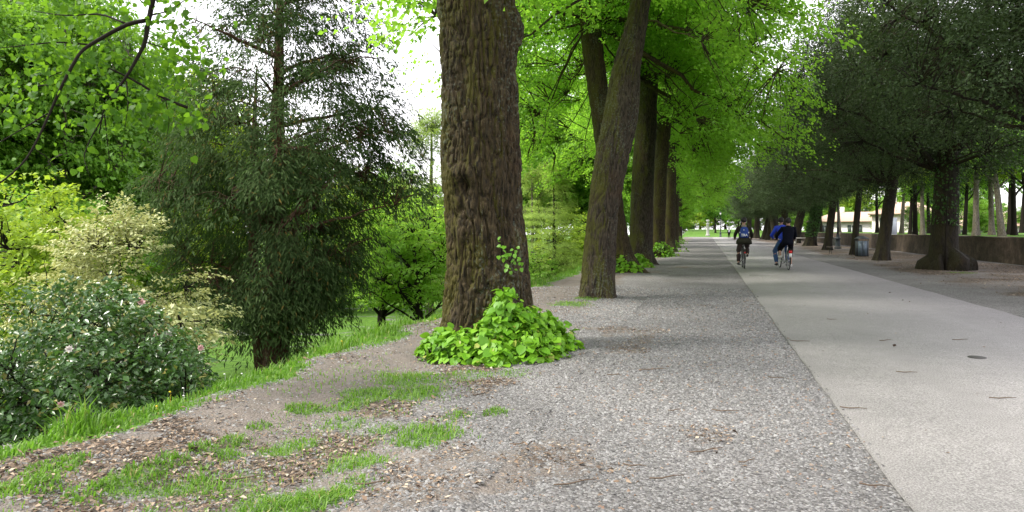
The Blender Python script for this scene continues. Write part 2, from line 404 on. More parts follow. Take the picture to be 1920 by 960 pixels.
def ground_material():
    m, n, l, b, o = new_mat('ground_mix')
    geo = n.new("ShaderNodeNewGeometry"); P = geo.outputs["Position"]
    at = n.new("ShaderNodeAttribute"); at.attribute_name = "zone"
    sep = n.new("ShaderNodeSeparateColor"); l.new(at.outputs["Color"], sep.inputs[0])
    fine = noise(n, l, 30, 4, P, 0.65)
    mid = noise(n, l, 5, 4, P)
    jit = math_(n, l, 'MULTIPLY', math_(n, l, 'SUBTRACT', fine.outputs["Fac"], 0.5), 0.9)
    def edge(ch):
        s = math_(n, l, 'ADD', ch, jit)
        r = ramp(n, [(0.35, (0, 0, 0)), (0.62, (1, 1, 1))]); l.new(s, r.inputs[0]); return r.outputs[0]
    # gravel
    vo = n.new("ShaderNodeTexVoronoi"); vo.inputs["Scale"].default_value = 60; l.new(P, vo.inputs["Vector"])
    vs_ = n.new("ShaderNodeSeparateColor"); l.new(vo.outputs["Color"], vs_.inputs[0])
    rg = ramp(n, [(0.0, (0.10, 0.098, 0.098)), (0.45, (0.175, 0.171, 0.171)), (0.8, (0.24, 0.236, 0.236)), (1.0, (0.32, 0.315, 0.315))])
    l.new(vs_.outputs[0], rg.inputs[0])
    gap = ramp(n, [(0.0, (1, 1, 1)), (0.55, (1, 1, 1)), (0.95, (0.5, 0.47, 0.45))]); l.new(math_(n, l, 'MULTIPLY', vo.outputs["Distance"], 1.1), gap.inputs[0])
    gm = n.new("ShaderNodeMix"); gm.data_type = 'RGBA'; gm.blend_type = 'MULTIPLY'; gm.inputs[0].default_value = 0.7
    l.new(rg.outputs[0], gm.inputs[6]); l.new(gap.outputs[0], gm.inputs[7])
    big = noise(n, l, 0.8, 4, P)
    mid2 = noise(n, l, 14, 5, P, 0.75)
    rb = ramp(n, [(0.33, (0.66, 0.64, 0.62)), (0.7, (1.25, 1.24, 1.25))]); l.new(math_(n, l, 'ADD', math_(n, l, 'MULTIPLY', big.outputs["Fac"], .45), math_(n, l, 'MULTIPLY', mid2.outputs["Fac"], .55)), rb.inputs[0])
    g2 = n.new("ShaderNodeMix"); g2.data_type = 'RGBA'; g2.blend_type = 'MULTIPLY'; g2.inputs[0].default_value = 1
    l.new(gm.outputs[2], g2.inputs[6]); l.new(rb.outputs[0], g2.inputs[7])
    c = g2.outputs[2]
    # dirt, litter, turf
    rd = ramp(n, [(0.3, (0.075, 0.055, 0.041)), (0.7, (0.165, 0.13, 0.105))]); l.new(mid.outputs["Fac"], rd.inputs[0])
    dirtc = mixc(n, l, math_(n, l, 'MULTIPLY', fine.outputs["Fac"], 0.5), rd.outputs[0], (0.27, 0.25, 0.235))
    c = mixc(n, l, math_(n, l, 'MULTIPLY', edge(sep.outputs[2]), 0.8), c, dirtc)
    v2 = n.new("ShaderNodeTexVoronoi"); v2.inputs["Scale"].default_value = 28
    wv = n.new("ShaderNodeVectorMath"); wv.operation = 'ADD'; l.new(P, wv.inputs[0])
    sc = n.new("ShaderNodeVectorMath"); sc.operation = 'SCALE'; sc.inputs[3].default_value = 0.12
    l.new(mid.outputs["Color"], sc.inputs[0]); l.new(sc.outputs[0], wv.inputs[1]); l.new(wv.outputs[0], v2.inputs["Vector"])
    s2 = n.new("ShaderNodeSeparateColor"); l.new(v2.outputs["Color"], s2.inputs[0])
    rl = ramp(n, [(0.0, (0.030, 0.022, 0.017)), (0.5, (0.085, 0.062, 0.044)), (0.85, (0.17, 0.125, 0.09)), (1.0, (0.28, 0.22, 0.17))]); l.new(s2.outputs[0], rl.inputs[0])
    c = mixc(n, l, math_(n, l, 'MULTIPLY', edge(sep.outputs[1]), 0.85), c, rl.outputs[0])
    rt = ramp(n, [(0.3, (0.045, 0.10, 0.014)), (0.55, (0.09, 0.19, 0.02)), (0.8, (0.15, 0.25, 0.035))]); l.new(mid.outputs["Fac"], rt.inputs[0])
    turf = mixc(n, l, math_(n, l, 'MULTIPLY', fine.outputs["Fac"], 0.4), rt.outputs[0], (0.05, 0.12, 0.015))
    c = mixc(n, l, edge(sep.outputs[0]), c, turf)
    l.new(c, b.inputs["Base Color"])
    b.inputs["Roughness"].default_value = 0.9; b.inputs["Specular IOR Level"].default_value = 0.2
    h = math_(n, l, 'ADD', math_(n, l, 'MULTIPLY', vo.outputs["Distance"], -0.8), fine.outputs["Fac"])
    bp = n.new("ShaderNodeBump"); bp.inputs["Strength"].default_value = 0.7; bp.inputs["Distance"].default_value = 0.02
    l.new(h, bp.inputs["Height"]); l.new(bp.outputs[0], b.inputs["Normal"])
    return m

def build_ground():
    xs = np.unique(np.concatenate([np.linspace(-420, -60, 10), np.linspace(-60, -14, 14), np.arange(-14, -5.4, .5), np.arange(-5.4, 1.3, .13),
                                   np.arange(1.5, 12.4, .5), [12.55, 12.72, 13, 14, 16, 20], np.linspace(26, 90, 14), np.linspace(110, 420, 8)]))
    ys = np.unique(np.concatenate([[-300, -120, -50, -20, -8, -3, -1, 0.5], np.arange(1.5, 14, .13), np.arange(14, 40, .4), np.arange(40, 130, 3), np.arange(130, 220, 6), [240, 280, 340, 420, 520]]))
    X, Y = np.meshgrid(xs, ys)
    Z = terr(X, Y)
    v = np.stack([X, Y, Z], -1).reshape(-1, 3)
    nx, ny = len(xs), len(ys)
    i = np.arange(nx*ny).reshape(ny, nx)
    q = np.stack([i[:-1, :-1], i[:-1, 1:], i[1:, 1:], i[1:, :-1]], -1).reshape(-1, 4)
    me = mesh_np('ground', v, quads=q, smooth=True)
    g, li, d = zones(X, Y, 0.5)
    ca = me.attributes.new("zone", 'FLOAT_COLOR', 'POINT')
    ca.data.foreach_set("color", np.stack([g, li, d, np.ones_like(g)], -1).astype(np.float32).ravel())
    return tag(link('ground', me, ground_material()), 'grey gravel, worn earth and grass falling away to a lower garden', kind='structure')
build_ground()

def road_material():
    m, n, l, b, o = new_mat('pale_road')
    geo = n.new("ShaderNodeNewGeometry"); P = geo.outputs["Position"]
    f1 = noise(n, l, 85, 3, P, 0.75); f2 = noise(n, l, 0.6, 4, P); f3 = noise(n, l, 38, 3, P)
    r = ramp(n, [(0.3, (0.09, 0.087, 0.086)), (0.5, (0.24, 0.230, 0.229)), (0.72, (0.47, 0.455, 0.45))]); l.new(f1.outputs["Fac"], r.inputs[0])
    f4 = noise(n, l, 4.5, 6, P, 0.7)
    r2 = ramp(n, [(0.3, (0.78, 0.78, 0.78)), (0.7, (1.10, 1.09, 1.09))]); l.new(math_(n, l, 'ADD', math_(n, l, 'MULTIPLY', f2.outputs["Fac"], .55), math_(n, l, 'MULTIPLY', f4.outputs["Fac"], .45)), r2.inputs[0])
    g = n.new("ShaderNodeMix"); g.data_type = 'RGBA'; g.blend_type = 'MULTIPLY'; g.inputs[0].default_value = 1
    l.new(r.outputs[0], g.inputs[6]); l.new(r2.outputs[0], g.inputs[7])
    # stray dark crumbs and tyre dirt
    st = noise(n, l, 1.0, 4, mapping(n, l, P, (14, 7, 1)), 0.7)
    rs = ramp(n, [(0.70, (0, 0, 0)), (0.74, (1, 1, 1))]); l.new(st.outputs["Fac"], rs.inputs[0])
    c = mixc(n, l, math_(n, l, 'MULTIPLY', rs.outputs[0], 0.6), g.outputs[2], (0.10, 0.085, 0.07))
    sx = n.new("ShaderNodeSeparateXYZ"); l.new(P, sx.inputs[0])
    lane = noise(n, l, 1.0, 3, mapping(n, l, P, (1.6, 0.06, 1)))
    rl = ramp(n, [(0.42, (0, 0, 0)), (0.68, (1, 1, 1))]); l.new(lane.outputs["Fac"], rl.inputs[0])
    c = mixc(n, l, math_(n, l, 'MULTIPLY', rl.outputs[0], 0.22), c, (0.17, 0.16, 0.155))
    l.new(c, b.inputs["Base Color"])
    b.inputs["Roughness"].default_value = 0.75; b.inputs["Specular IOR Level"].default_value = 0.35
    bp = n.new("ShaderNodeBump"); bp.inputs["Strength"].default_value = 0.5; bp.inputs["Distance"].default_value = 0.006
    l.new(math_(n, l, 'ADD', f1.outputs["Fac"], f3.outputs["Fac"]), bp.inputs["Height"]); l.new(bp.outputs[0], b.inputs["Normal"])
    return m
M['road'] = road_material()
mb = MB()
rng = np.random.RandomState(3)
ysr = np.concatenate([np.arange(-20, 20, .25), np.arange(20, 147, 2.0)])
wl_ = ROAD_L + (noise3(np.stack([ysr*1.7, ysr*0, ysr*0], -1))-.5)*0.025
wr_ = ROAD_R + (noise3(np.stack([ysr*1.7, ysr*0+4, ysr*0], -1))-.5)*0.05
K = len(ysr)
v = np.concatenate([np.stack([wl_-.004, ysr, ysr*0-.05], -1), np.stack([wl_, ysr, ysr*0+.024], -1), np.stack([ysr*0+3, ysr, ysr*0+.045], -1), np.stack([wr_, ysr, ysr*0+.024], -1), np.stack([wr_+.004, ysr, ysr*0-.05], -1)])
q = [(s*K+k, (s+1)*K+k, (s+1)*K+k+1, s*K+k+1) for s in range(4) for k in range(K-1)]
mb.add(v, q)
road = tag(mb.build('road', M['road']), 'pale grey straight road running to the far lawn', kind='structure')
mb = MB().box((-4.0, 143.5, -.05), (60, 150.5, 0.052))
tag(mb.build('cross_path', M['road']), 'pale path crossing the far end of the road', kind='structure')
# round dark cover and a tar seam in the road
M['tar'] = plain('tar', (0.05, 0.048, 0.046), 0.7)
for (a, b_, rx, ry, lab) in ((1832, 671, .09, .10, 'small dark round cover set in the road'), (1424, 515.5, .30, .05, 'thin dark tar seam across the road before the bicycles')):
    x, y = gp(a, b_, 0.04)
    mb = MB(); th = np.linspace(0, 2*np.pi, 18, endpoint=False)
    zt = 0.024+0.021*(1-abs(x-3)/2)
    mb.add(np.vstack([np.stack([x+rx*np.cos(th), y+ry*np.sin(th), 0*th+zt+.006], -1), np.stack([x+rx*np.cos(th), y+ry*np.sin(th), 0*th+zt-.01], -1), [[x, y, zt+.006]]]),
           [(i+18, (i+1) % 18+18, (i+1) % 18, i) for i in range(18)], [(36, i, (i+1) % 18) for i in range(18)])
    o = mb.build('road_cover' if rx < .2 else 'tar_seam', M['tar'], road); o["label"] = lab

# long low wall
def wall_material():
    m, n, l, b, o = new_mat('old_masonry')
    geo = n.new("ShaderNodeNewGeometry"); P = geo.outputs["Position"]
    a = noise(n, l, 2.2, 6, P, 0.7); d = noise(n, l, 1.0, 5, mapping(n, l, P, (3, 3, 0.7)), 0.7)
    r = ramp(n, [(0.28, (0.035, 0.026, 0.019)), (0.5, (0.10, 0.072, 0.050)), (0.75, (0.20, 0.15, 0.11))]); l.new(a.outputs["Fac"], r.inputs[0])
    r2 = ramp(n, [(0.5, (0, 0, 0)), (0.7, (1, 1, 1))]); l.new(d.outputs["Fac"], r2.inputs[0])
    c = mixc(n, l, math_(n, l, 'MULTIPLY', r2.outputs[0], 0.6), r.outputs[0], (0.045, 0.042, 0.022))
    br = n.new("ShaderNodeTexBrick"); br.inputs["Scale"].default_value = 5
    br.inputs["Color1"].default_value = (1, 1, 1, 1); br.inputs["Color2"].default_value = (0.7, 0.65, 0.6, 1); br.inputs["Mortar"].default_value = (0.55, 0.55, 0.55, 1)
    sx = n.new("ShaderNodeSeparateXYZ"); l.new(P, sx.inputs[0]); cb = n.new("ShaderNodeCombineXYZ"); l.new(sx.outputs[1], cb.inputs[0]); l.new(sx.outputs[2], cb.inputs[1]); l.new(cb.outputs[0], br.inputs["Vector"])
    g = n.new("ShaderNodeMix"); g.data_type = 'RGBA'; g.blend_type = 'MULTIPLY'; g.inputs[0].default_value = 0.8
    l.new(c, g.inputs[6]); l.new(br.outputs["Color"], g.inputs[7]); l.new(g.outputs[2], b.inputs["Base Color"])
    b.inputs["Roughness"].default_value = 0.9
    bp = n.new("ShaderNodeBump"); bp.inputs["Strength"].default_value = 0.8; bp.inputs["Distance"].default_value = 0.03
    l.new(math_(n, l, 'ADD', a.outputs["Fac"], br.outputs["Fac"]), bp.inputs["Height"]); l.new(bp.outputs[0], b.inputs["Normal"])
    return m
ysw = np.arange(6, 142, 1.0); K = len(ysw)
wj = lambda s: (noise3(np.stack([ysw*.9, ysw*0+s, ysw*0], -1))-.5)
prof = [(0, -.3), (0.03, .5), (0.05, 1.06), (0.05, 1.14), (0.42, 1.15), (0.42, -.3)]
v = np.concatenate([np.stack([WALL_X+px+wj(k)*.05, ysw, pz+wj(k+9)*(.06 if pz > .9 else .01)], -1) for k, (px, pz) in enumerate(prof)])
mb = MB(); mb.add(v, [(s*K+k, s*K+k+1, (s+1)*K+k+1, (s+1)*K+k) for s in range(5) for k in range(K-1)])
mb.add([v[s*K] for s in range(6)], [(0, 1, 4, 5), (1, 2, 3, 4)]); mb.add([v[s*K+K-1] for s in range(6)], [(5, 4, 1, 0), (4, 3, 2, 1)])
wall = thing('retaining_wall', 'long low dark masonry wall behind the row of oaks', 'wall', (WALL_X, 6, 0))
w = mb.build('masonry', wall_material(), wall); w.location = (-WALL_X, -6, 0)

# ------------------------------------------------------------------ loose stones, litter, grass
def scatter(n, x0, x1, y0, y1, rng, bias=1.0):
    """denser towards the camera"""
    t = rng.rand(n)**bias
    return rng.uniform(x0, x1, n), y0+(y1-y0)*t
def in_view(X, Y, m=0.6):
    zc = -X*SA + Y*CA; xc = X*CA + Y*SA
    return (zc > 3.3) & (np.abs(xc) < zc*0.70+m)

rng = np.random.RandomState(11)
X, Y = scatter(190000, -4.1, 1.06, 2.6, 19, rng, 1.6)
k = (X < ROAD_L-.02) | (rng.rand(len(X)) < .12); X, Y = X[in_view(X, Y, .3) & k], Y[in_view(X, Y, .3) & k]
g, li, d = zones(X, Y)
k = rng.rand(len(X)) > np.maximum(np.maximum(g*1.2, li*0.75), np.maximum(d*0.92, .62*sstep((noise3(np.stack([X*1.3, Y*.3, X*0+21], -1))-.42)/.2))); X, Y = X[k][:82000], Y[k][:82000]
n = len(X); s = 0.0038+0.0075*rng.rand(n)**3+.0005*np.maximum(0, Y-5)
base = np.array([[-1, -1, -.3], [1, -1, -.3], [1, 1, -.3], [-1, 1, -.3], [.1, .1, .75]])
v = np.repeat(base[None], n, 0) + rng.normal(0, .33, (n, 5, 3))
v[..., 2] = np.where(v[..., 2] < 0.2, -.3, v[..., 2])
v *= (s[:, None]*np.stack([1.0+.5*rng.rand(n), .8+.3*rng.rand(n), .7+.4*rng.rand(n)], -1))[:, None]
th = rng.rand(n)*6.283; c_, s_ = np.cos(th)[:, None], np.sin(th)[:, None]
v[..., 0], v[..., 1] = v[..., 0]*c_-v[..., 1]*s_, v[..., 0]*s_+v[..., 1]*c_
v += np.stack([X, Y, np.where(X > ROAD_L-.01, .027, terr(X, Y)+.002)], -1)[:, None]
i = np.arange(n)[:, None]*5
t = np.concatenate([i+[0, 1, 4], i+[1, 2, 4], i+[2, 3, 4], i+[3, 0, 4]], 1).reshape(-1, 3)
def isl_mat(name, stops, rough=.85):
    m, n_, l, b, o = new_mat(name)
    geo = n_.new("ShaderNodeNewGeometry"); r = ramp(n_, stops); l.new(geo.outputs["Random Per Island"], r.inputs[0])
    tc = n_.new("ShaderNodeTexCoord"); t_ = noise(n_, l, 90, 2, tc.outputs["Object"])
    l.new(mixc(n_, l, math_(n_, l, 'MULTIPLY', t_.outputs["Fac"], .25), r.outputs[0], (0.12, 0.11, 0.1)), b.inputs["Base Color"])
    b.inputs["Roughness"].default_value = rough
    return m
M['stone'] = isl_mat('gravel_stone', [(0, (0.06, 0.059, 0.060)), (.4, (0.14, 0.138, 0.139)), (.75, (0.22, 0.217, 0.219)), (.94, (0.30, 0.297, 0.299)), (.97, (0.22, 0.16, 0.12)), (1, (0.20, 0.12, 0.08))])
tag(link('gravel', mesh_np('gravel', v.reshape(-1, 3), t), M['stone']), 'loose grey gravel stones beside the road', 'gravel', kind='stuff')

# a few bigger pale pebbles and dry leaves / bark chips
M['litter'] = isl_mat('dry_litter', [(0, (0.05, 0.032, 0.02)), (.35, (0.13, 0.08, 0.05)), (.65, (0.24, 0.16, 0.10)), (.85, (0.36, 0.27, 0.19)), (1, (0.46, 0.39, 0.30))], .8)
X, Y = scatter(110000, -5.2, 1.0, 2.5, 18, rng, 1.6)
X2, Y2 = scatter(20000, 5.0, 12.2, 16, 48, rng, 1.3)
X, Y = np.r_[X, X2], np.r_[Y, Y2]
k = in_view(X, Y, .3); X, Y = X[k], Y[k]
g, li, d = zones(X, Y)
k = rng.rand(len(X)) < np.clip(li*0.8+.010, 0, 1)*np.where(X > 5, .6, 1)*(1-.6*g); X, Y = X[k][:34000], Y[k][:34000]
n = len(X)
T_ = unit(np.stack([rng.normal(size=n), rng.normal(size=n), rng.normal(0, .16, n)], -1)); N_ = unit(np.stack([rng.normal(0, .35, n), rng.normal(0, .35, n), np.ones(n)], -1))
L_ = (.015+.036*rng.rand(n)**1.5)*np.where(X > 5, 1.7, 1)
zl = terr(X, Y)+.004+.014*rng.rand(n)
rn = rng.rand(n) < .006
X = np.where(rn, rng.uniform(1.1, 4.9, n), X); Y = np.where(rn, 4+22*rng.rand(n)**1.5, Y); zl = np.where(rn, .030+.021*(1-np.abs(X-3)/1.98)+.004*rng.rand(n), zl)
v, t = leaves_np(np.stack([X, Y, zl], -1), T_, N_, L_, L_*(.22+.4*rng.rand(n)), .25, rng.uniform(-.3, .3, n)[:, None])
tag(link('leaf_litter', mesh_np('leaf_litter', v, t), M['litter']), 'dry brown leaf and bark litter on the verge', 'litter', kind='stuff')
# twigs
mb = MB()
for a, b_ in [(1600, 766), (1640, 905), (1190, 868), (1265, 765), (1360, 766), (1250, 890), (1455, 705), (1225, 690), (1500, 640), (1800, 640), (1700, 700), (1560, 600), (980, 820), (1080, 900), (1400, 860), (1660, 640), (1880, 750), (700, 900), (460, 880), (1325, 840), (1150, 700)]:
    x, y = gp(a, b_, .03); th = rng.rand()*.9-.45+YAW; Lg = .05+.09*rng.rand()
    z0 = (0.03+.021*(1-abs(x-3)/2)) if x > ROAD_L else float(terr(x, y))+.012
    pts = [(x+math.cos(th)*Lg*u, y+math.sin(th)*Lg*u+.02*math.sin(3*u), z0+.003+.004*abs(u)) for u in (-1, -.3, .4, 1)]
    mb.tube(pts, [.004, .0045, .0035, .002], 4)
tag(mb.build('twig_litter', plain('dry_twig', (0.11, 0.075, 0.05), .8)), 'thin fallen twigs scattered over gravel and road', 'twigs', kind='stuff')

def blades(X, Y, H_, rng, Wd=.006, lean=.45):
    n = len(X); Z = terr(X, Y)-.005
    th = rng.rand(n)*6.283; d = np.stack([np.cos(th), np.sin(th), 0*th], -1); s = np.stack([-np.sin(th), np.cos(th), 0*th], -1)
    ln = (lean*(.3+rng.rand(n)))[:, None]*H_[:, None]; up = np.array([0, 0, 1.])
    P = np.stack([X, Y, Z], -1); w = (Wd*(.7+.6*rng.rand(n)))[:, None]
    v = np.empty((n, 5, 3))
    v[:, 0] = P-s*w; v[:, 1] = P+s*w
    m_ = P+up*H_[:, None]*.6+d*ln*.35
    v[:, 2] = m_-s*w*.8; v[:, 3] = m_+s*w*.8
    v[:, 4] = P+up*H_[:, None]*(.98-.35*rng.rand(n)[:, None])+d*ln*1.25
    i = np.arange(n)[:, None]*5
    return v.reshape(-1, 3), np.concatenate([i+[0, 1, 3], i+[0, 3, 2], i+[2, 3, 4]], 1).reshape(-1, 3)
X, Y = scatter(150000, -7.5, -3.2, 2.6, 34, rng, 1.9)
k = in_view(X, Y, .4) & (rng.rand(len(X)) < np.clip((zones(X, Y)[0]-.15)*1.3, 0, 1)); X, Y = X[k][:52000], Y[k][:52000]
hgt = (.025+.065*rng.rand(len(X)))*(.6+1.0*sstep((-4.0-X)/.5))*(.5+noise3(np.stack([X*2, Y*2, X*0], -1)))*(1+.012*Y)*(1+1.2*sstep((noise3(np.stack([X*1.6, Y*1.6, X*0+8], -1))-.5)/.2)*sstep((-3.9-X)/.3))
vs1, ts1 = blades(X, Y, hgt, rng, .0065, .5)
Xs, Ys = [], []; Hs = []
for px, py, r, kk in TP:
    nn = int(3600*r*r**.3*kk)+90
    a = rng.rand(nn)*6.283; rr = r*np.sqrt(rng.rand(nn))*1.15
    x, y = px+rr*np.cos(a)*1.15, py+rr*np.sin(a)*1.2
    keep = rng.rand(nn) < zones(x, y)[0]+.12
    Xs.append(x[keep]); Ys.append(y[keep]); Hs.append((.02+.065*rng.rand(keep.sum())*kk)*(1.25-.8*rr[keep]/r/1.15))
X, Y, hgt = np.concatenate(Xs), np.concatenate(Ys), np.concatenate(Hs)
X3, Y3 = scatter(40000, -4.5, -1.5, 2.5, 11, rng, 1.3)
k = in_view(X3, Y3, .2) & (rng.rand(40000) < .22*sstep((noise3(np.stack([X3*1.7, Y3*1.7, X3*0+4], -1))-.38)/.3)*sstep((-1.6-X3)/.8)); X3, Y3 = X3[k], Y3[k]
X, Y, hgt = np.r_[X, X3], np.r_[Y, Y3], np.r_[hgt, .015+.04*rng.rand(len(X3))]
vs2, ts2 = blades(X, Y, hgt, rng, .004, .8)
tag(link('verge_grass', mesh_np('verge_grass', np.vstack([vs1, vs2]), np.vstack([ts1, ts2+len(vs1)])), M['grass']), 'green grass along the bank edge and in tufts by the path', 'grass', kind='stuff')
# small yellow and white wild flowers on the bank
mb = MB(); mb2 = MB()
for q_ in range(70):
    x, y = rng.uniform(-5.6, -3.9), rng.uniform(4.2, 14); z = float(terr(x, y)); h = .05+.09*rng.rand()
    M_ = mb if q_ % 3 else mb2
    M_.blob((x, y, z+h), (.010, .010, .006), 6, 4)
    M_.tube([(x, y, z-.01), (x+.01, y, z+h)], .0007, 3)
tag(mb2.build('yellow_flowers', plain('yellow_petal', (0.7, 0.5, 0.03))), 'tiny yellow wild flowers in the bank grass', 'wild flowers', kind='stuff')
tag(mb.build('white_flowers', plain('white_petal', (0.75, 0.75, 0.7))), 'tiny white wild flowers in the bank grass', 'wild flowers', kind='stuff')

# ------------------------------------------------------------------ trees
def trunk_mesh(name, ctr, rad, nth, zs, seed, amp=0.02, freq=9.0, fz=1.6, bumps=(), flare=(0.35, 0.25, 5), wob=0.05):
    """ctr/rad: [(z, x, y)] / [(z, r)] in local space; bark ridges are real relief"""
    rng = np.random.RandomState(seed)
    zs = np.asarray(zs, float)
    ctr = np.asarray(ctr, float); rad = np.asarray(rad, float)
    zz = np.linspace(zs[0], zs[-1], 200)
    def smooth(a):
        kk = np.hanning(17); kk /= kk.sum()
        return np.convolve(np.pad(a, 8, mode='edge'), kk, 'valid')
    cx = np.interp(zs, zz, smooth(np.interp(zz, ctr[:, 0], ctr[:, 1]))); cy = np.interp(zs, zz, smooth(np.interp(zz, ctr[:, 0], ctr[:, 2])))
    R = np.interp(zs, zz, smooth(np.interp(zz, rad[:, 0], rad[:, 1])))
    th = np.linspace(0, 2*np.pi, nth, endpoint=False)
    TH, Z = np.meshgrid(th, zs); RR = R[:, None]*np.ones_like(TH)
    ct, st = np.cos(TH), np.sin(TH)
    low = noise3(np.stack([ct*1.2+seed, st*1.2, Z*.7], -1))-.5
    r = RR*(1+wob*3*low)
    fh, fa, fk = flare
    lob = .55+.45*np.cos(fk*TH+seed+1.2*low)
    r = r + fa*np.exp(-np.maximum(Z, -.2)/fh)*lob*np.where(Z < 3, 1, 0)
    for (bt, bz, bs, bh) in bumps:
        dth = (TH-bt+np.pi) % (2*np.pi)-np.pi
        r = r + bh*np.exp(-((dth*RR)**2+(Z-bz)**2)/(2*bs*bs))
    warp = (noise3(np.stack([ct*2+9, st*2+seed, Z*1.3], -1))-.5)*1.6
    q1 = noise3(np.stack([ct*RR*freq+warp, st*RR*freq+seed, Z*fz+warp], -1))
    q2 = noise3(np.stack([ct*RR*freq*2.1, st*RR*freq*2.1+seed, Z*fz*2.6], -1))
    fur = np.exp(-(np.abs(2*q1-1)/.22)**2)*.7+np.exp(-(np.abs(2*q2-1)/.25)**2)*.45
    r = r + amp*(.5-fur*1.5)
    v = np.stack([cx[:, None]+r*ct, cy[:, None]+r*st, Z], -1)
    nz = len(zs); i = np.arange(nz*nth).reshape(nz, nth); j = np.roll(i, -1, 1)
    q = np.stack([i[:-1], j[:-1], j[1:], i[1:]], -1).reshape(-1, 4)
    v = np.vstack([v.reshape(-1, 3), [[cx[-1], cy[-1], zs[-1]+R[-1]*.3]]])
    t = np.stack([i[-1], j[-1], np.full(nth, nz*nth)], -1)
    me = mesh_np(name, v, t, q, smooth=True)
    return me, (zs, cx, cy, R)

def ell_clusters(rng, n, c, rad, shell=.45, irr=.45, gap=(.5, .42), zcut=None):
    out = []
    tot = 0
    while tot < n:
        d = unit(rng.normal(size=(n*2, 3)))
        r = rng.rand(n*2, 1)**shell
        r = r*(1-irr*.5+irr*(noise3(d*2.2+c[0]*.37+11)[:, None]-.15)*1.3)
        p = d*r*np.asarray(rad)+np.asarray(c)
        k = noise3(p*gap[0]+5.3) > gap[1]*(.6+.8*rng.rand(len(p)))
        if zcut is not None: k &= p[:, 2] > zcut(p)
        p = p[k]; out.append(p); tot += len(p)
    return np.concatenate(out)[:n]
def prof_clusters(rng, n, z, R, w, irr=.4, pw=.45, gap=(.6, .36)):
    z = np.asarray(z, float); cdf = np.cumsum(np.interp(np.linspace(z[0], z[-1], 200), z, w)); cdf /= cdf[-1]
    out = []; tot = 0
    while tot < n:
        zz = np.interp(rng.rand(n*2), cdf, np.linspace(z[0], z[-1], 200)); th = rng.rand(n*2)*6.283
        rr = np.interp(zz, z, R)*rng.rand(n*2)**pw
        rr = rr*(1-irr*.5+irr*noise3(np.stack([np.cos(th)*1.8+7, np.sin(th)*1.8, zz*.8], -1))*1.4)
        p = np.stack([rr*np.cos(th), rr*np.sin(th), zz], -1)
        p = p[noise3(p*gap[0]+2.3) > gap[1]*(.6+.8*rng.rand(len(p)))]
        out.append(p); tot += len(p)
    return np.concatenate(out)[:n]

def bez(a, b, c, K):
    t = np.linspace(0, 1, K)[None, :, None]
    return a[:, None]*(1-t)**2+b[:, None]*2*t*(1-t)+c[:, None]*t*t

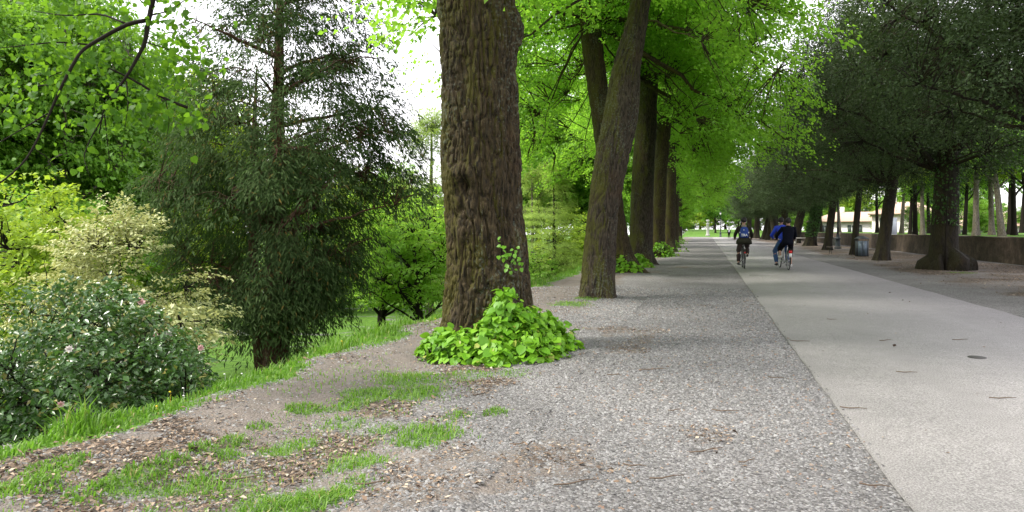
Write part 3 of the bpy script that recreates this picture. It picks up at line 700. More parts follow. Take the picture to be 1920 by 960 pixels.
def dress(rng, C, axis, trunk, n_limbs, per, spray, L, W, droop=.25, thick=.25, tipdown=.4, up=1.0, jit=.5, limb_r=.11, rise=.35, zstart=(0, 1), twig_r=.012, lo=.5, flat_out=True):
    """C cluster centres; axis=(x,y,z) crown centre; trunk=(zs,cx,cy,R). -> branch mesh data, leaf mesh data"""
    zs, cx, cy, R = trunk
    ax = np.asarray(axis, float)
    # limbs to spread-out targets
    idx = [rng.randint(len(C))]; dmin = np.linalg.norm(C-C[idx[0]], axis=1)
    for _ in range(n_limbs-1):
        kx = int(np.argmax(dmin*(.7+.6*rng.rand(len(C))))); idx.append(kx); dmin = np.minimum(dmin, np.linalg.norm(C-C[kx], axis=1))
    tgt = C[idx]; tgt = ax+(tgt-ax)*.88
    z0, z1 = zstart
    hd = np.hypot(tgt[:, 0]-np.interp(tgt[:, 2], zs, cx), tgt[:, 1]-np.interp(tgt[:, 2], zs, cy))
    hs = np.clip(tgt[:, 2]-hd*rise-.4*rng.rand(len(tgt)), z0, z1)
    st = np.stack([np.interp(hs, zs, cx), np.interp(hs, zs, cy), hs], -1)
    mid = st*.45+tgt*.55; mid[:, 2] += .18*np.linalg.norm(tgt-st, axis=1)*(rng.rand(len(tgt))-.1); mid[:, :2] += rng.normal(0, .12, (len(tgt), 2))*hd[:, None]
    K = 10
    P = bez(st, mid, tgt, K); P += rng.normal(0, .025, P.shape)*np.linspace(0, 1, K)[None, :, None]*np.linalg.norm(tgt-st, axis=1)[:, None, None]*.6
    lr = np.minimum(limb_r*(.5+.8*rng.rand(len(tgt)))*np.sqrt(np.maximum(hd, .4)/3.0), np.interp(hs, zs, R)*.75)
    RR = lr[:, None]*np.linspace(1, .16, K)[None]
    v1, q1 = tube_batch(P, RR, 7)
    pool = P[:, 2:].reshape(-1, 3)
    d2 = ((C**2).sum(1)[:, None]+(pool**2).sum(1)[None]-2*C@pool.T)
    near = pool[np.argmin(d2, 1)]
    m2 = (near+C)/2; m2[:, 2] += .12*np.linalg.norm(C-near, axis=1)
    P2 = bez(near, m2, C, 4); P2[:, 1:3] += rng.normal(0, .05, P2[:, 1:3].shape)
    R2 = twig_r*(.7+.8*rng.rand(len(C)))[:, None]*np.array([1.5, 1.1, .8, .35])[None]
    v2, q2 = tube_batch(P2, R2, 3)
    wood = (np.vstack([v1, v2]), np.vstack([q1, q2+len(v1)]))
    # leaves
    n = len(C); m = n*per
    ci = np.repeat(np.arange(n), per)
    o = C-ax
    if flat_out: o[:, 2] *= .25
    o = unit(o+rng.normal(0, .25, o.shape)); s_ = unit(np.cross(o, np.array([0, 0, 1.]))); u_ = np.cross(s_, o)
    sz = spray*(.6+.8*rng.rand(n))
    a = rng.uniform(-.7, 1, m); b = rng.uniform(-1, 1, m)*np.sqrt(np.clip(1-(a*.8)**2, .1, 1))*.8
    c = rng.normal(0, thick*.5, m)
    P3 = C[ci]+(o[ci]*a[:, None]+s_[ci]*b[:, None]+u_[ci]*c[:, None])*sz[ci][:, None]
    P3[:, 2] -= droop*sz[ci]*np.maximum(a+.2, 0)**2
    T = o[ci]*.7+s_[ci]*(np.sign(b)*.65)[:, None]+rng.normal(0, jit, (m, 3)); T[:, 2] -= tipdown
    N = np.array([0, 0, up])+o[ci]*.35+rng.normal(0, jit, (m, 3))
    Ls = L*(lo+(1.15-lo)*rng.rand(m))
    v, t = leaves_np(P3, T, N, Ls, Ls*(W/L)*(.8+.4*rng.rand(m)))
    return wood, (v, t)

def rows(z0, z1, n, p=1.0):
    return z0+(z1-z0)*np.linspace(0, 1, n)**p

# shared crowns -------------------------------------------------------------
def straight_trunk(h, r, lean=(0, 0)):
    zs = np.linspace(0, h, 20)
    return zs, zs*lean[0]/h, zs*lean[1]/h, r*(1-.75*zs/h)

def crown_pair(seed, clusters, axis, trunk, bark, leaf, **kw):
    rng = np.random.RandomState(seed)
    C = clusters(rng)
    w, lv = dress(rng, C, axis, trunk, **kw)
    return mesh_np('branches', w[0], quads=w[1], smooth=True), mesh_np('crown', *lv)

def lime_crown(seed, base, trunk, rad=5.2, n=2300, per=44, dz=0.0, zlo=None, hi=0.0, lr=.14):
    def low(p):
        r = np.hypot(p[:, 0], p[:, 1])
        front = sstep((3.0-np.abs(p[:, 0]+.2))/1.0)          # clear stems towards the open gravel
        return base+.1*r+hi*front+.9*sstep((p[:, 0]-1.5)/2)*(hi > 0)+1.4*(noise3(np.stack([p[:, 0]*.5+seed, p[:, 1]*.5, p[:, 0]*0], -1))-.5)
    return crown_pair(seed, lambda r: ell_clusters(r, n, (0, 0, 7.2+dz), (rad, rad, 6.2), .42, .4, (.45, .42), low), (0, 0, 7.5), trunk, None, None,
                      n_limbs=26, per=per, spray=.62, L=.115, W=.10, droop=.35, tipdown=.55, jit=.4, limb_r=lr, zstart=(min(base+1.2, 4.6) if zlo is None else zlo, 11.5), rise=.5)

def mk_tree(name, label, loc, trunk_me, bark, branches, crown, leaf, group=None, rz=0.0, s=1.0, crz=None, coff=(0, 0, 0)):
    o = thing(name, label, 'tree', loc, rz, group, s)
    link('trunk', trunk_me, bark, o)
    for nm, me, mt in (('branches', branches, bark), ('crown', crown, leaf)):
        if me is None: continue
        c = link(nm, me, mt, o)
        if crz is not None: c.rotation_euler = (0, 0, crz)
        c.location = coff
    return o

# --- the lime row along the gravel
LX = -2.4
def lab_deg(x, y):   # bearing from a thing to the camera
    return math.atan2(-y, -x)

# big nearest lime
t1 = (-2.67, 8.93)
f = lab_deg(*t1)
pxm = 151.0
prof_px = [(650, 915, 86), (600, 914, 80), (550, 914, 79), (500, 915, 77), (450, 911, 75), (400, 907.5, 73.5), (350, 904, 76), (300, 902, 75.5), (200, 900.5, 71.5), (100, 897, 71), (0, 890, 72)]
ctr = [((431-y)/pxm+EYE, (x-910)/pxm*CA, (x-910)/pxm*SA) for y, x, r in prof_px]
rad = [((431-y)/pxm+EYE, r/pxm) for y, x, r in prof_px]
ctr = [(-.3, ctr[0][1], ctr[0][2])]+ctr+[(6, -.22, -.05), (9, -.1, .1), (13, .1, .2)]
rad = [(-.3, .60)]+rad+[(5, .45), (6.5, .36), (9, .24), (13, .07)]
bumps = [(f-math.radians(27), 2.10, .12, .085), (f-math.radians(26), 1.98, .06, -.15), (f+math.radians(76), 3.98, .13, .10), (f+math.radians(76), 3.80, .10, .06), (f+math.radians(55), 1.25, .15, .05),
         (f-math.radians(30), 1.45, .10, .03), (f+math.radians(35), 1.05, .07, -.04), (f+math.radians(10), 2.9, .2, .02)]
zs = np.concatenate([rows(-.25, 4.6, 330)[:-1], rows(4.6, 13, 40)])
me, tr1 = trunk_mesh('trunk', ctr, rad, 340, zs, 4, .036, 16, 4.0, bumps, (.34, .22, 5), .03)
cr1 = lime_crown(21, 4.9, tr1, 4.6, 1100, 44, 1.8, 7.0)
lime_a = mk_tree('lime_tree', 'massive nearest lime trunk with ridged mossy bark and leafy shoots round its foot', (*t1, 0), me, M['bark'], cr1[0], cr1[1], M['lime'], 'limes along the gravel')

def px_trunk(x0, y0, prof, zc, nth, nz, seed, amp, freq, top, bumps=(), flare=(.3, .15, 5), bark='bark'):
    pm = F/zc
    c = [((HY-y)/pm+EYE, (x-x0)/pm*CA, (x-x0)/pm*SA) for y, x, r in prof]; r_ = [((HY-y)/pm+EYE, r/pm) for y, x, r in prof]
    c = [(-.3, c[0][1], c[0][2])]+c+[(z, dx, dy) for z, dx, dy, r in top]
    r_ = [(-.3, r_[0][1])]+r_+[(z, r) for z, dx, dy, r in top]
    zt = c[-1][0]
    zs = np.concatenate([rows(-.2, min(zt*.55, 7.5), nz)[:-1], rows(min(zt*.55, 7.5), zt, 24)])
    return trunk_mesh('trunk', c, r_, nth, zs, seed, amp, freq, 3.2, bumps, flare)

# second lime, leaning right, with a big knot
x, y = gp(1118, 557); f2 = lab_deg(x, y)
me, tr2 = px_trunk(1118, 557, [(557, 1118, 33), (497, 1123, 31), (405, 1130, 28), (313, 1144, 30), (222, 1163, 33), (180, 1168, 31), (130, 1173, 27), (30, 1197, 20)], 16.1, 150, 230, 9, .026, 12,
                   [(8, 1.15, .3, .17), (13, 1.4, .5, .05)], [(f2+math.radians(25), EYE+(431-200)/87, .16, .06), (f2+math.radians(25), EYE+(431-203)/87, .05, -.09), (f2-.2, 2.7, .1, .03)], (.25, .10, 4))
crA = lime_crown(22, 4.4, tr2, 5.2, 1650, 46, .8, 7.4, 2.6, .07)
mk_tree('lime_tree', 'leaning mossy lime trunk with a big knot, second along the gravel', (x, y, 0), me, M['bark_mossy'], crA[0], crA[1], M['lime'], 'limes along the gravel')
# third: dark, leaning left behind the second
x, y = gp(1178, 511)
me, tr3 = px_trunk(1178, 511, [(511, 1178, 18), (480, 1170, 16), (400, 1155, 16), (290, 1136, 17), (200, 1126, 19), (100, 1112, 20), (0, 1102, 18)], 25.4, 64, 120, 13, .02, 9, [(11, -1.3, 0, .2), (14, -1.1, .2, .05)], (), (.3, .45, 5))
crB = lime_crown(23, 2.8, tr3, 5.7, 2050, 48, .2, 8.5, 5.0, .065)
mk_tree('lime_tree', 'dark lime trunk leaning left behind the knotted mossy one', (x, y, 0), me, M['bark'], crB[0], crB[1], M['lime'], 'limes along the gravel', crz=.12)
# fourth and fifth
x, y = gp(1203, 496)
me, tr4 = px_trunk(1203, 496, [(496, 1203, 24), (478, 1200, 22), (313, 1207, 21), (200, 1213, 19), (130, 1218, 18), (0, 1228, 14)], 31.2, 64, 120, 17, .02, 9, [(12, .5, 0, .2), (15, .4, .2, .05)], (), (.3, .25, 5))
mk_tree('lime_tree', 'upright grey lime trunk just right of the knotted leaning one', (x, y, 0), me, M['bark_mossy'], crB[0], crB[1], M['lime'], 'limes along the gravel', crz=-.25)
x, y = gp(1232, 481)
me, tr5 = px_trunk(1232, 481, [(481, 1232, 15), (405, 1234, 13), (290, 1240, 13), (167, 1252, 15), (60, 1262, 12)], 40.6, 48, 90, 19, .02, 8, [(14, .9, 0, .15), (17, .9, .2, .05)], (), (.3, .25, 5))
mk_tree('lime_tree', 'lime trunk curving right, behind the upright grey one', (x, y, 0), me, M['bark'], crA[0], crA[1], M['lime'], 'limes along the gravel', crz=.2)
me_far, trf = trunk_mesh('trunk', [(-.3, 0, 0), (6, .15, 0), (14, 0, .3)], [(-.3, .4), (5, .33), (9, .2), (14, .05)], 28, rows(-.2, 14, 40), 23, .02, 7, 1.2, (), (.3, .25, 5))
for (yy, dx, crz, s_, lb) in ((50.5, 0, 1.1, 1.0, 'sixth lime in the row, its foot hidden by green shoots'), (62, -.2, 5.2, 1.05, 'seventh lime in the row, thin and shaded'), (78, -.9, 3.0, 1.05, 'dark straight lime trunk standing free near the end of the gravel'),
                             (112, -1.6, .6, 1.25, 'stout brown lime trunk at the far end of the gravel'), (96, -4.5, 2.6, 1.1, 'far lime set back left of the row')):
    mk_tree('lime_tree', lb, (LX+dx, yy, float(terr(LX+dx, yy))), me_far, M['bark'], crB[0] if s_ > 1 else crA[0], crB[1] if s_ > 1 else crA[1], M['lime'], 'limes along the gravel', crz=crz, s=s_)

# --- holm oaks beyond the road
def oak_crown(seed, trunk, n=2450, per=46, rad=(4.4, 5.3, 5.2)):
    def low(p):
        return 3.0+.05*np.hypot(p[:, 0], p[:, 1])+2.2*(noise3(np.stack([p[:, 0]*.55+seed, p[:, 1]*.55, p[:, 0]*0], -1))-.35)
    return crown_pair(seed, lambda r: ell_clusters(r, n, (0, 0, 7.0), rad, .45, .4, (.75, .42), low), (0, 0, 6), trunk, None, None,
                      n_limbs=22, per=per, spray=.46, L=.115, W=.055, droop=.2, tipdown=.25, jit=.75, thick=.7, limb_r=.085, zstart=(3.5, 8.2), rise=.95)
oak_t, oak_tr = [], []
for sd, lean in ((31, (.25, .3)), (32, (1.0, -.2)), (33, (-.5, .3))):
    me, tr = trunk_mesh('trunk', [(-.3, 0, 0), (2.5, lean[0]*.5, lean[1]*.4), (5, lean[0], lean[1]), (9, lean[0]*1.2, lean[1]*1.2)], [(-.3, .5), (1, .44), (3.0, .40), (5, .28), (9, .06)],
                         56, rows(-.2, 9, 90, 1.2), sd, .02, 8, 1.6, [(1.0, 1.2, .2, .06)], (.30, .20, 6))
    oak_t.append(me); oak_tr.append(tr)
ocA, ocB = oak_crown(41, oak_tr[0]), oak_crown(42, oak_tr[2])
oaks = [(2000, 549, 0, 1.0, 0.3, 0, 'holm oak at the right picture edge, only its mossy foot and crown in view'), (1768, 505, 0, 1.05, 1.2, 2, 'thick dark holm oak trunk on a stump-like base, largest beyond the road'),
        (1651, 488, 1, .66, 2.2, 1, 'dark holm oak trunk leaning right with a flared foot, beside the white board'), (1600, 478, 1, .42, 3.3, 2, 'slim dark holm oak beside the litter bin'),
        (1550, 469, 1, .62, 4.0, 0, 'leaning holm oak just left of the lamp post'), (1517, 461, 1, 1.05, 5.2, 1, 'holm oak with its trunk wrapped in bright ivy'),
        (1494, 456, 1, 1.1, .8, 2, 'brown holm oak trunk leaning right, left of the ivy-wrapped one'), (1472, 453, 0, 1.1, 1.9, 0, 'dark upright holm oak behind the tandem riders'),
        (1455, 451, 2, 1.15, 2.9, 1, 'forked dark holm oak between the two bicycles'), (1444, 450, 0, 1.1, 4.4, 0, 'mossy holm oak right of the rider with the backpack'),
        (1432, 448.5, 1, 1.1, 5.5, 1, 'sunlit mossy holm oak trunk near the far end'), (1418, 447, 0, 1.1, .2, 2, 'small far holm oak behind the backpack'), (1395, 445.5, 0, 1.1, 3.1, 0, 'farthest holm oak, dark, left of the backpack rider')]
OAK_POS = []
for k_, (a, b_, ti, s_, rz, cv, lb) in enumerate(oaks):
    x, y = gp(a, b_)
    x = min(max(x, 7.6), 9.2)
    OAK_POS.append((x, y))
    c = ocA if cv != 1 else ocB
    o = thing('holm_oak', lb, 'tree', (x, y, float(terr(x, y))), 0, 'holm oaks beyond the road', 1.0)
    t_ = link('trunk', oak_t[ti], M['bark_oak'], o); t_.scale = (s_, s_, 1.0)
    for nm, me, mt in (('branches', c[0], M['bark_oak']), ('crown', c[1], M['oak'])):
        ch = link(nm, me, mt, o); ch.rotation_euler = (0, 0, rz); cs = .95 if s_ < .8 else 1.0+.04*(k_ % 3); ch.scale = (cs, cs, 1.02+.03*(k_ % 2))

# ivy sleeve on the oak trunk
rng = np.random.RandomState(77)
def sleeve(parent_loc, r0, z0, z1, n, seed, lean=(0, 0), L=.09):
    rr = np.random.RandomState(seed); th = rr.rand(n)*6.283; z = z0+(z1-z0)*rr.rand(n)
    rad_ = r0+.02+.16*rr.rand(n)*noise3(np.stack([np.cos(th)*2, np.sin(th)*2, z*1.5], -1))
    P = np.stack([lean[0]*z+rad_*np.cos(th), lean[1]*z+rad_*np.sin(th), z], -1)
    o = np.stack([np.cos(th), np.sin(th), 0*th], -1)
    T = rr.normal(0, .5, (n, 3)); T[:, 2] -= .7; T += o*.25
    return leaves_np(P, T, o+rr.normal(0, .35, (n, 3)), L*(.6+.6*rr.rand(n)), L*.8)
v, t = sleeve(None, .42, .9, 4.4, 3200, 5, (.2, -.02), .13)
x, y = OAK_POS[5]
iv = thing('ivy', 'bright green ivy climbing a holm oak trunk', 'ivy', (x, y, float(terr(x, y))))
link('leaves', mesh_np('leaves', v, t), M['ivy'], iv)
MB().tube([(.46, -.4, 0), (.5, -.35, 1.0), (.6, -.3, 2.2), (.75, -.3, 3.6)], [.03, .025, .02, .01], 5).build('stem', M['twig'], iv)
v, t = sleeve(None, .44, 1.6, 4.2, 700, 6, (.05, .05), .10)
x, y = OAK_POS[1]
iv = thing('ivy', 'dark ivy on the largest holm oak trunk', 'ivy', (x, y, float(terr(x, y))))
link('leaves', mesh_np('leaves', v, t), M['ivy'], iv)
MB().tube([(-.1, -.62, 0), (-.05, -.5, 1.0), (.0, -.46, 2.2), (.12, -.4, 3.6)], [.04, .03, .02, .01], 5).build('stem', M['twig'], iv)
# stump-like root collar of the largest oak is its own relief
mb = MB(); th = np.linspace(0, 2*np.pi, 40, endpoint=False)
rj = .55*noise3(np.stack([np.cos(th)*2.5, np.sin(th)*2.5, th*0], -1))+.45*noise3(np.stack([np.cos(th)*6.5, np.sin(th)*6.5, th*0+3], -1))
prf = [(.84, -.1, .5), (.80, .10, .9), (.76, .24, 1.1), (.62, .36, .9), (.42, .52, .1)]
v = np.concatenate([np.stack([np.cos(th)*a*(1+(c+.25)*(rj-.5)+.10*np.sin(th*7+5*b_)*rj), np.sin(th)*a*.9*(1+(c+.25)*(rj-.5)), b_*(.3+1.4*rj)+.10*np.sin(th*5)*(b_ > .1)*rj], -1) for a, b_, c in prf])
mb.add(v, [(s*40+i, s*40+(i+1) % 40, (s+1)*40+(i+1) % 40, (s+1)*40+i) for s in range(4) for i in range(40)])
big_oak = [o for o in bpy.data.objects if o.get('label', '').startswith('thick dark holm')][0]
mb.build('root_collar', M['bark_oak'], big_oak, True)

# --- garden below the bank, left
def small_trunk(name, h, r, lean=(0, 0), seed=1, nth=20, nz=40, flare=(.2, .06, 4), amp=.01):
    return trunk_mesh('trunk', [(-.3, 0, 0), (h*.5, lean[0]*.4, lean[1]*.4), (h, lean[0], lean[1])], [(-.3, r), (h*.5, r*.7), (h, r*.12)], nth, rows(-.25, h, nz), seed, amp, 10, 1.5, (), flare)
def at(px, zc, z=-2.5):
    X, Y = c2w((px-CX)/F*zc, zc)
    return X, Y, float(terr(X, Y))

# yew
x, y, z = at(512, 20.5)
me, tr = small_trunk('yew', 12.3, .30, (.15, .2), 51, 36, 90, (.4, .18, 5), .02)
zr = [1.2, 2.2, 3.4, 5.0, 6.4, 8.0, 9.6, 11.0, 12.5]; Rr = [.9, 1.8, 2.6, 3.1, 3.0, 2.6, 2.3, 1.6, .4]; wr = [.3, 1.0, 1.5, 1.6, 1.3, .75, .55, .35, .1]
rngY = np.random.RandomState(61)
C = prof_clusters(rngY, 2000, zr, Rr, wr, .55, .5, (.85, .46)); C[:, 0] += .45*np.minimum(1, C[:, 2]/4)
w, lv = dress(rngY, C, (0, 0, 5.0), tr, n_limbs=46, per=50, spray=.48, L=.18, W=.042, droop=.75, tipdown=.85, up=.7, jit=.4, thick=.28, limb_r=.07, zstart=(1.0, 11.5), rise=.2, twig_r=.009)
yew = mk_tree('yew_tree', 'tall dark feathery yew with drooping sprays, sky through its top', (x, y, z), me, M['bark_yew'], mesh_np('branches', w[0], quads=w[1], smooth=True), mesh_np('crown', *lv), M['yew'])
# second stem of the yew
mb = MB(); mb.tube([(-.25, -.1, -.2), (-.42, -.15, 1.6), (-.5, -.2, 3.6), (-.55, -.1, 6.2), (-.5, 0, 8.5)], [.2, .15, .12, .08, .02], 10)
mb.tube([(.2, .1, -.2), (.38, .1, 1.6), (.6, .1, 3.4), (.8, .1, 5.6)], [.16, .12, .09, .03], 10)
mb.build('side_stem', M['bark_yew'], yew, True)

# cream variegated dogwood
x, y, z = at(232, 13.0)
me, tr = small_trunk('dogwood', 4.2, .085, (-.2, .1), 52, 16, 40)
rngD = np.random.RandomState(62)
C = prof_clusters(rngD, 620, [1.1, 1.7, 2.5, 3.3, 4.0, 4.5], [.4, 1.1, 1.6, 1.35, .8, .25], [.4, 1.2, 1.4, 1.0, .5, .2], .5, .5, (1.1, .42))
C[:, 0] = C[:, 0]*1.25-.1; C[:, 2] = np.round(C[:, 2]/.32)*.32+rngD.normal(0, .075, len(C))
w, lv = dress(rngD, C, (-.1, 0, 1.4), tr, n_limbs=30, per=46, spray=.34, L=.085, W=.05, droop=.25, tipdown=.45, up=1.2, jit=.32, thick=.12, limb_r=.03, zstart=(.7, 4.0), rise=.12, twig_r=.006)
mk_tree('dogwood_tree', 'cream variegated dogwood with layered pale leaves below the bank', (x, y, z), me, M['twig'], mesh_np('branches', w[0], quads=w[1]), mesh_np('crown', *lv), M['dogwood'], s=.95)
# low second cream shrub
x, y, z = at(292, 10.6)
me, tr = small_trunk('dogwood', 1.5, .06, (.05, 0), 53, 12, 20)
C = ell_clusters(rngD, 60, (0, 0, 1.15), (.42, .42, .42), .5, .3, (1, .2))
w, lv = dress(rngD, C, (0, 0, .9), tr, n_limbs=8, per=40, spray=.2, L=.06, W=.04, limb_r=.015, zstart=(.5, 1.3), rise=.3, twig_r=.005)
sc_ = (0.45-z)/1.55
mk_tree('dogwood_tree', 'small round cream-leaved shrub on a dark stem beside the camellia', (x, y, z), me, M['twig'], mesh_np('branches', w[0], quads=w[1]), mesh_np('crown', *lv), M['dogwood'], s=sc_)

# camellia with flowers
x, y, z = at(118, 9.3)
me, tr = small_trunk('camellia', 2.0, .05, (.1, 0), 54, 10, 20)
rngC = np.random.RandomState(63)
def cam_cl(n):
    p = ell_clusters(rngC, n, (0, 0, 1.25), (1.55, 1.3, 1.25), .38, .45, (1.2, .36))
    return p[p[:, 2] > .1]
C = cam_cl(760)
w, lv = dress(rngC, C, (0, 0, .9), tr, n_limbs=26, per=44, spray=.2, L=.075, W=.042, droop=.2, tipdown=.25, up=.9, jit=.6, thick=.7, limb_r=.022, zstart=(.1, 1.5), rise=.6, twig_r=.005)
cam_t = thing('camellia_bush', 'glossy dark camellia bush with pink flowers below the bank', 'bush', (x, y, z), 0, None, 1.2)
link('trunk', me, M['twig'], cam_t); link('branches', mesh_np('branches', w[0], quads=w[1]), M['twig'], cam_t); link('foliage', mesh_np('foliage', *lv), M['camellia'], cam_t)
P, T, N = [], [], []
for ring, (cnt, rr, tl) in enumerate(((8, .018, .35), (7, .012, .9), (5, .006, 1.8))):
    for q_ in range(cnt):
        a = q_*6.283/cnt+ring*.4
        P.append((rr*.3*math.cos(a), rr*.3*math.sin(a), .004*ring)); T.append((math.cos(a), math.sin(a), tl)); N.append((-math.cos(a)*tl, -math.sin(a)*tl, 1))
fv, ft = leaves_np(np.array(P), np.array(T), np.array(N), np.array([.036]*8+[.028]*7+[.02]*5), .026, .2, -.2)
fl_me = mesh_np('flower', fv, ft); fl_me.materials.append(leaf_mat('pink_petal', (0.55, 0.28, 0.30), (0.80, 0.58, 0.58), (0.7, 0.45, 0.45), .25, .5))
fl_me2 = mesh_np('flower', fv, ft); fl_me2.materials.append(leaf_mat('pale_petal', (0.62, 0.55, 0.54), (0.82, 0.78, 0.76), (0.7, 0.6, 0.6), .25, .5))
to_cam = Vector((-x, -y, EYE-z-1.2)).normalized()
out = C[np.argsort(-(C@np.array(to_cam)))][:330]
for q_ in range(34):
    c = out[rngC.randint(len(out))]
    o = link('flower', fl_me if q_ % 3 == 0 else fl_me2, None, cam_t)
    dd = (Vector(c)-Vector((0, 0, 1.1))).normalized()
    o.location = Vector(c)+dd*.14+to_cam*.10
    o.rotation_euler = (dd*.5+to_cam+Vector(rngC.normal(0, .3, 3))).to_track_quat('Z', 'Y').to_euler()
    s_ = .8+.7*rngC.rand(); o.scale = (s_, s_, s_)

# generic garden and woodland trees, shared meshes
def generic(seed, h, rad, n, per, L, W, spray, base, bark_r, **kw):
    me, tr = small_trunk('t', h, bark_r, (.3, .2), seed, 16, 30, (.3, .1, 4))
    rg = np.random.RandomState(seed)
    C = ell_clusters(rg, n, (.2, .1, (h+base)/2+.3), (rad, rad, (h-base)/2+.6), .42, .5, (.42*4/max(rad, 2), .42), lambda p: base+0*p[:, 0])
    w, lv = dress(rg, C, (.1, 0, (h+base)/2-.5), tr, n_limbs=20, per=per, spray=spray, L=L, W=W, limb_r=bark_r*.5, zstart=(base*.7, h*.8), rise=.6, **kw)
    return me, mesh_np('branches', w[0], quads=w[1]), mesh_np('crown', *lv)
gA = generic(71, 12.5, 4.4, 900, 46, .22, .17, .62, 2.6, .20, droop=.3, tipdown=.45)
gB = generic(72, 12.0, 3.8, 800, 46, .22, .17, .60, 3.4, .19, droop=.35, tipdown=.5)
gM = generic(73, 3.9, 2.3, 420, 46, .10, .08, .36, 1.0, .15, droop=.4, tipdown=.35, up=1.3, thick=.12)      # low maple
gS = generic(74, 3.0, 1.7, 330, 46, .12, .08, .36, .15, .06, droop=.3, tipdown=.4)                          # shrub
meC, trC = small_trunk('cyp', 9.5, .17, (.1, .1), 75, 14, 40)
rgC = np.random.RandomState(75)
Cc = prof_clusters(rgC, 800, [.9, 2.5, 4.5, 7, 9.6], [2.6, 2.5, 2.0, 1.3, .5], [1, 1.2, 1.1, .9, .6], .5, .55, (.8, .42))
Cc[:, 2] = np.round(Cc[:, 2]/.5)*.5+rgC.normal(0, .08, len(Cc))
w, lv = dress(rgC, Cc, (0, 0, 4), trC, n_limbs=34, per=46, spray=.55, L=.17, W=.035, droop=.3, tipdown=.5, up=1.0, jit=.35, thick=.16, limb_r=.035, zstart=(.6, 9), rise=.1, twig_r=.008)
gC = (meC, mesh_np('branches', w[0], quads=w[1]), mesh_np('crown', *lv))

def put(g, name, label, px, zc, s, leaf, bark, rz=0.0, group=None, hs=1.0):
    X, Y, z = at(px, zc)
    o = thing(name, label, 'shrub' if 'shrub' in name else 'tree', (X, Y, z-.02), rz, group, s)
    o.scale = (s, s, s*hs)
    for nm, me, mt in (('trunk', g[0], bark), ('branches', g[1], bark), ('crown', g[2], leaf)):
        ch = bpy.data.objects.new(nm, me); col.objects.link(ch); ch.parent = o
        if len(me.materials) == 0: me.materials.append(mt)
        ch.material_slots[0].link = 'OBJECT'; ch.material_slots[0].material = mt
    return o
BP, TW = M['bark_pale'], M['twig']
put(gM, 'maple_tree', 'low spreading bright green maple with dark trunk on the lawn', 712, 27, 1.12, M['maple'], TW, .5)
put(gM, 'maple_tree', 'second bright green maple close left of the massive lime', 790, 25, 1.05, M['maple'], TW, 2.4)
put(gC, 'bald_cypress', 'tall pale feathery conifer against the sky left of the massive lime', 806, 36, 1.0, M['cypress'], BP, .3)
put(gC, 'bald_cypress', 'pale feathery conifer between the massive and the knotted limes', 1040, 34, .62, M['cypress'], TW, 1.7)
put(gC, 'bald_cypress', 'smaller pale feathery conifer just right of the massive lime', 1000, 44, .8, M['cypress'], BP, 2.9)
put(gS, 'golden_shrub', 'yellow-green leafy shrub at the left picture edge', 22, 17, 1.25, M['golden'], TW, .2, None, 1.0)
WG = 'trees of the wood behind the garden'
wl_lab = 'far green tree in the belt behind the wood'
WOOD = [(-40, 40, 1.2, gA, 'wood', .3, 1.15, 'tall light green tree at the far left picture edge'), (118, 33, .95, gB, 'wood', 1.5, 1.25, 'tree with the left one of two pale trunks above the dogwood'), (186, 35, .9, gB, 'wood_dark', 2.2, 1.2, 'tree with the right one of two pale trunks above the dogwood'),
        (40, 52, 1.35, gB, 'wood', 2.6, 1.2, 'high light green crown behind the golden shrub'), (250, 47, 1.1, gA, 'wood', 4.1, 1.0, 'broad light green crown behind the hanging branch'), (345, 40, .9, gA, 'golden', .9, 1.0, 'yellow-green tree close left of the yew'),
        (430, 58, 1.0, gB, 'wood', 3.3, 1.0, 'light green tree seen through the left half of the yew'), (560, 62, .85, gA, 'wood', 5.0, 1.0, 'light green tree seen through the right half of the yew'), (660, 52, .62, gB, 'golden', 1.0, 1.0, 'small yellow-green tree just right of the yew'),
        (735, 70, .75, gA, 'wood', 2.0, 1.0, 'far green tree behind the two maples'), (930, 66, .9, gA, 'wood_dark', 1.4, 1.0, 'mid green tree half hidden by the massive lime'), (1010, 60, 1.2, gB, 'wood', 3.0, 1.0, 'light green tree behind the pale conifers right of the massive lime'),
        (1085, 66, 1.3, gA, 'wood', 4.4, 1.0, 'far light green tree left of the knotted lime'), (1140, 90, 1.0, gB, 'wood', .7, 1.0, 'far green tree behind the knotted lime'), (-120, 30, 1.0, gA, 'wood', 5.3, 1.1, 'light green tree mostly outside the left picture edge')]
for px, zc, s, g, lf, rz, hs, lb in WOOD:
    put(g, 'woodland_tree', lb, px, zc, s, M[lf], BP if px in (118, 186) else TW, rz, WG, hs)
